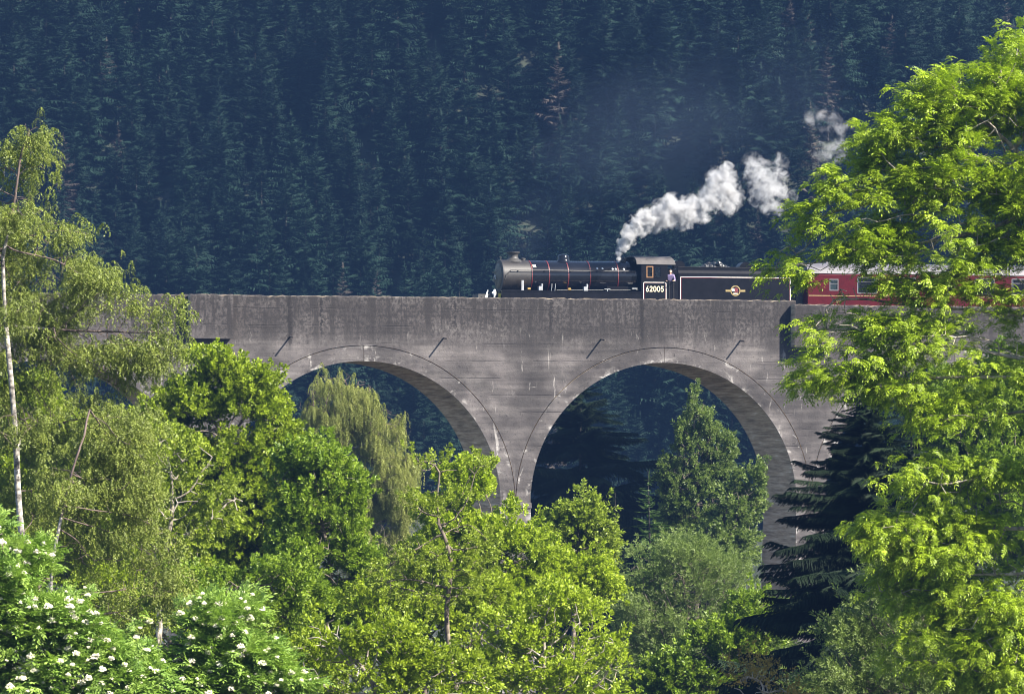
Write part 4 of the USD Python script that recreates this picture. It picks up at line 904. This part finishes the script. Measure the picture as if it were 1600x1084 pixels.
# the near trees
birch = tree('birch_tree', 'tall slender birch with white stems at the left edge', 'tree', [(45, 215, 36, 30, .4), (20, 260, 40, 44, .6), (70, 250, 22, 20, .5), (30, 330, 50, 44, .9), (85, 370, 56, 40, .8), (20, 420, 66, 56, 1.6), (125, 430, 50, 36, .6), (90, 490, 70, 44, 1.2), (180, 485, 60, 36, .7), (240, 480, 44, 24, .3), (-60, 400, 70, 120, 1), (150, 560, 90, 46, .9), (230, 545, 54, 40, .4), (30, 560, 70, 60, 2.2), (60, 660, 80, 50, 2.2), (-60, 600, 80, 90, 1), (180, 640, 66, 50, .8), (60, 770, 70, 50, 2.4), (20, 480, 50, 26, -1.2), (40, 650, 60, 30, -1.2), (20, 330, 36, 22, -.9), (160, 470, 60, 44, .5), (215, 515, 60, 40, .4), (110, 520, 60, 44, .8)], 116, 'birch', 'leaf_birch', 'bark_birch', trunk=[(36, 850), (26, 700), (14, 560), (4, 400), (30, 250), (44, 205)], stem=.07, dens=9, step=.38, kill=.6, per=1.35, seed=28, tip=.0052, up=.5, wig=.42, clump=1.0, gaps=.445, sway=.8, jit=.24)
tree('birch_tree', 'slim leaning birch with hanging olive twigs below the tall birch', 'tree', [(110, 770, 40, 34, -2.0), (180, 680, 60, 50), (200, 760, 60, 60), (240, 850, 50, 60), (140, 840, 60, 60), (210, 930, 60, 50), (110, 740, 44, 50), (270, 920, 30, 40)], 112, 'birch', 'leaf_birch', 'bark_birch', trunk=[(82, 880, -1.6), (100, 790, -1.4), (112, 740, -1.3), (132, 680, -1), (140, 640, -.6)], stem=.06, dens=9, step=.36, kill=.58, per=1.6, seed=29, tip=.005, up=.6, wig=.42, gaps=.48, jit=.24)


def rowan(label, lobes, D, seed, nfl):
    x, nodes, idx, pos = tree('rowan_bush', label, 'bush', lobes, D, 'rowan', 'leaf_rowan', 'bark_brown', dens=13, step=.3, kill=.42, per=2.4, seed=seed, scale=1.15)
    r = np.random.default_rng(seed + 500); cam = CAM + np.array([0, 0, 6.0]); c = pos.mean(0)
    g = np.floor(((pos - CAM) @ RGT) / .22).astype(int) * 10000 + np.floor(pos[:, 2] / .22).astype(int)
    near = {}
    for i_, k_ in enumerate(g):
        s = -((pos[i_] - CAM) @ FWD)
        if k_ not in near or s > near[k_][0]: near[k_] = (s, i_)
    pick = r.permutation([v_[1] for v_ in near.values()])[:nfl]
    for i_ in pick:
        u = unit(r.normal(size=(46, 3))) * r.uniform(.4, 1, (46, 1)) * [.11, .11, .07]; u[:, 2] += .05 - .25 * (u[:, 0] ** 2 + u[:, 1] ** 2) / .12
        s = r.uniform(.3, .85)
        t_ = np.array([[-1, -.6, 0], [1, -.6, 0], [0, 1.1, 0], [0, 0, 1.3]]) * .026
        v = (u[:, None] + t_[None] * r.uniform(.7, 1.3, (46, 1, 1))).reshape(-1, 3) * s; f = (np.array([[0, 1, 3], [1, 2, 3], [2, 0, 3], [0, 2, 1]])[None] + (np.arange(46) * 4)[:, None, None]).reshape(-1, 3)
        part(x, 'flower_cluster', (v + pos[i_] - FWD * .07 + [0, 0, .09], f), 'flower_white')


rowan('rowan bush dotted with white flower heads in the bottom left corner', [(30, 905, 56, 46), (-20, 880, 60, 60), (100, 980, 60, 46), (20, 980, 80, 60), (140, 1040, 70, 50), (40, 1070, 90, 50), (200, 1070, 50, 40)], 86, 41, 260)
rowan('flowering bush thick with cream blossom left of the bottom middle', [(340, 980, 54, 36), (280, 1020, 60, 44), (380, 1040, 70, 50), (300, 1075, 90, 44), (430, 1075, 50, 30)], 92, 42, 295)
tree('ash_tree', 'tall bright green ash spreading in from the right edge', 'tree',
     [(1590, 110, 50, 50), (1470, 150, 60, 40), (1540, 190, 80, 60), (1400, 230, 60, 44), (1480, 280, 90, 60), (1590, 300, 70, 80), (1310, 300, 50, 36), (1380, 340, 80, 46), (1290, 350, 44, 30), (1500, 370, 100, 34), (1262, 408, 64, 24), (1370, 392, 80, 22), (1610, 390, 50, 50), (1500, 440, 60, 26), (1585, 455, 54, 34), (1405, 445, 50, 20), (1320, 450, 40, 14),
      (1330, 505, 80, 24), (1450, 525, 90, 34), (1560, 550, 80, 40), (1300, 590, 60, 30), (1400, 590, 70, 36), (1500, 650, 80, 36), (1450, 750, 80, 40), (1550, 760, 70, 50), (1400, 830, 70, 34), (1500, 860, 90, 50), (1420, 910, 60, 36), (1560, 960, 80, 60), (1470, 935, 66, 34), (1550, 1030, 90, 50), (1440, 1010, 50, 30), (1690, 200, 90, 90), (1700, 420, 90, 120), (1690, 700, 90, 140), (1700, 950, 80, 100)],
     110, 'ash', 'leaf_ash', 'bark_pale', trunk=[(1650, 1000), (1640, 700), (1630, 450), (1610, 260)], dens=8.5, step=.40, kill=.56, per=2.0, seed=43, tip=.010, scale=.95, flat=.22, upl=.3, clump=1.1, gaps=.42, jit=.2, thin=(430, .035))

# ---------------------------------------------------------------- steam and smoke
def vapour(name, label, cat, blobs, D, k, col, lump, amp, edge=(0.12, 0.42), grow=1.55, absorb=None, aniso=-0.45, det=5.0):
    """A drifting body of vapour: closed lumpy hull, density inside from the distance to its blobs and from noise."""
    B = [(P(px, py, D + off), r_ * D / FPX * grow, w_) for px, py, r_, off, w_ in blobs]
    hull = m3.Manifold.batch_boolean([m3.Manifold.sphere(float(r_) * 1.03, 20).translate([float(q_) for q_ in c]) for c, r_, _ in B], m3.OpType.Add)
    N = {'g': ('geometry', {}), 'n': ('noise_texture', dict(scale=lump, detail=det, roughness=0.62, distortion=0.4)), 'no': ('math', dict(math_type='subtract', value2=0.5)), 'na': ('math', dict(math_type='multiply', value2=amp))}
    L = [('g.position', 'n.vector'), ('n.fac', 'no.value1'), ('no.value', 'na.value1')]; last = None
    for i_, (c, r_, w_) in enumerate(B):
        N[f'd{i_}'] = ('vector_math', dict(math_type='distance', vector2=tuple(c))); L.append(('g.position', f'd{i_}.vector1'))
        N[f'm{i_}'] = ('math', dict(math_type='multiply_add', value2=-w_ / r_, value3=w_)); L.append((f'd{i_}.value', f'm{i_}.value1'))
        if last:
            N[f'x{i_}'] = ('math', dict(math_type='maximum')); L += [(last, f'x{i_}.value1'), (f'm{i_}.value', f'x{i_}.value2')]; last = f'x{i_}.value'
        else: last = f'm{i_}.value'
    N['f'] = ('math', dict(math_type='add')); L += [(last, 'f.value1'), ('na.value', 'f.value2')]
    N['s'] = ('map_range', dict(range_type='smoothstep', from_min=edge[0], from_max=edge[1], to_min=0.0, to_max=1.0, clamp=True)); L.append(('f.value', 's.value'))
    N['k'] = ('map_range', dict(range_type='linear', from_min=0.0, from_max=0.05, to_min=0.0, to_max=1.0, clamp=True)); L.append((last, 'k.value'))
    N['q'] = ('math', dict(math_type='multiply')); L += [('s.result', 'q.value1'), ('k.result', 'q.value2')]
    N['e'] = ('math', dict(math_type='multiply', value2=k)); L.append(('q.value', 'e.value1'))
    N['v'] = ('principled_volume', dict(color=col, anisotropy=aniso)); L.append(('e.value', 'v.density'))
    mn = numbered('/World/Looks', name + '_look').rsplit('/', 1)[1]
    MAT[mn] = usdkit.material(stage, '/World/Looks/' + mn, N, L, volume='v.volume')
    mm = hull.to_mesh(); return single(name, (mm.vert_properties[:, :3], mm.tri_verts), mn, label, cat, kind='stuff')


WH = (0.97, 0.96, 0.95)
vapour('steam_plume', 'white steam jet rising from the whistle in front of the cab', 'steam', [(967, 404, 3.5, 0, 1), (968, 396, 4.5, 0, 1), (971, 388, 6, 0, 1), (976, 379, 8, 0, 1), (983, 370, 10, 0, 1), (990, 360, 11, .2, 1), (999, 351, 13, .3, 1), (1010, 346, 14, .4, 1), (1022, 347, 13, .6, 1), (1034, 338, 15, .7, 1)], 252.5, 7.0, WH, 2.4, 2.0, (0.12, 0.8), 1.7, det=7.0)
vapour('steam_cloud', 'billowing white steam cloud trailing up and back from the steam jet', 'steam', [(1040, 332, 16, .6, 1), (1052, 326, 16, .6, 1), (1050, 342, 11, .6, 1), (1066, 333, 17, .8, 1), (1080, 328, 16, 1, .95), (1086, 342, 10, 1, .9), (1096, 326, 15, 1, .9), (1108, 312, 14, 1.2, .9), (1116, 298, 15, 1.3, .9), (1120, 280, 14, 1.4, .9), (1132, 272, 13, 1.5, .85), (1134, 296, 17, 1.5, .9), (1146, 306, 13, 1.6, .85), (1138, 322, 11, 1.6, .85)], 252.5, 4.0, WH, 1.8, 2.7, (0.14, 1.0), 1.75, det=8.0)
vapour('steam_cloud', 'separate ragged white steam puff between the steam cloud and the ash tree', 'steam', [(1178, 256, 12, 2, .9), (1182, 274, 15, 2, .95), (1196, 276, 16, 2.1, .95), (1192, 298, 17, 2.1, 1), (1208, 296, 18, 2.2, .95), (1216, 272, 13, 2.2, .8), (1220, 250, 9, 2.3, .75), (1206, 316, 15, 2.2, .9), (1213, 334, 9, 2.3, .8), (1228, 306, 12, 2.4, .7)], 252.5, 2.2, WH, 2.0, 3.4, (0.22, 1.25), 1.8, det=8.0)
vapour('steam_cloud', 'last faint wisp of steam high beside the top of the ash tree', 'steam', [(1268, 186, 10, 3, .8), (1282, 182, 11, 3, .8), (1300, 194, 13, 3, .75), (1316, 200, 12, 3, .7), (1302, 228, 16, 3, .75), (1290, 240, 13, 3, .7), (1312, 244, 12, 3, .7)], 252.5, 0.7, WH, 1.6, 3.2, (0.25, 1.1), 1.8, det=7.0)
vapour('chimney_smoke', 'thin blue grey smoke drifting up from the train across the dark hillside', 'smoke', [(815, 380, 40, 3, .8), (840, 320, 60, 5, .8), (890, 270, 80, 7, .9), (960, 230, 95, 9, 1), (1050, 200, 105, 11, 1), (1150, 180, 105, 13, 1), (1240, 150, 100, 14, 1), (1100, 110, 80, 14, .8)], 256, 0.0035, (0.5, 0.66, 0.95), 0.16, 2.0, (0.05, 1.1), 1.5)

# ---------------------------------------------------------------- haze
mat('haze', {'v': ('principled_volume', dict(color=(0.23, 0.46, 1.0), density=HAZE, anisotropy=0.1))}, [], surface=None, volume='v.volume')
lo, hi = gv.min(0), gv.max(0)
single('haze', bx(lo[0] - 30, hi[0] + 30, lo[1] - 30, hi[1] + 30, lo[2] - 1.0, hi[2] + 25), 'haze', 'thin blue haze in the air of the valley', kind='stuff')
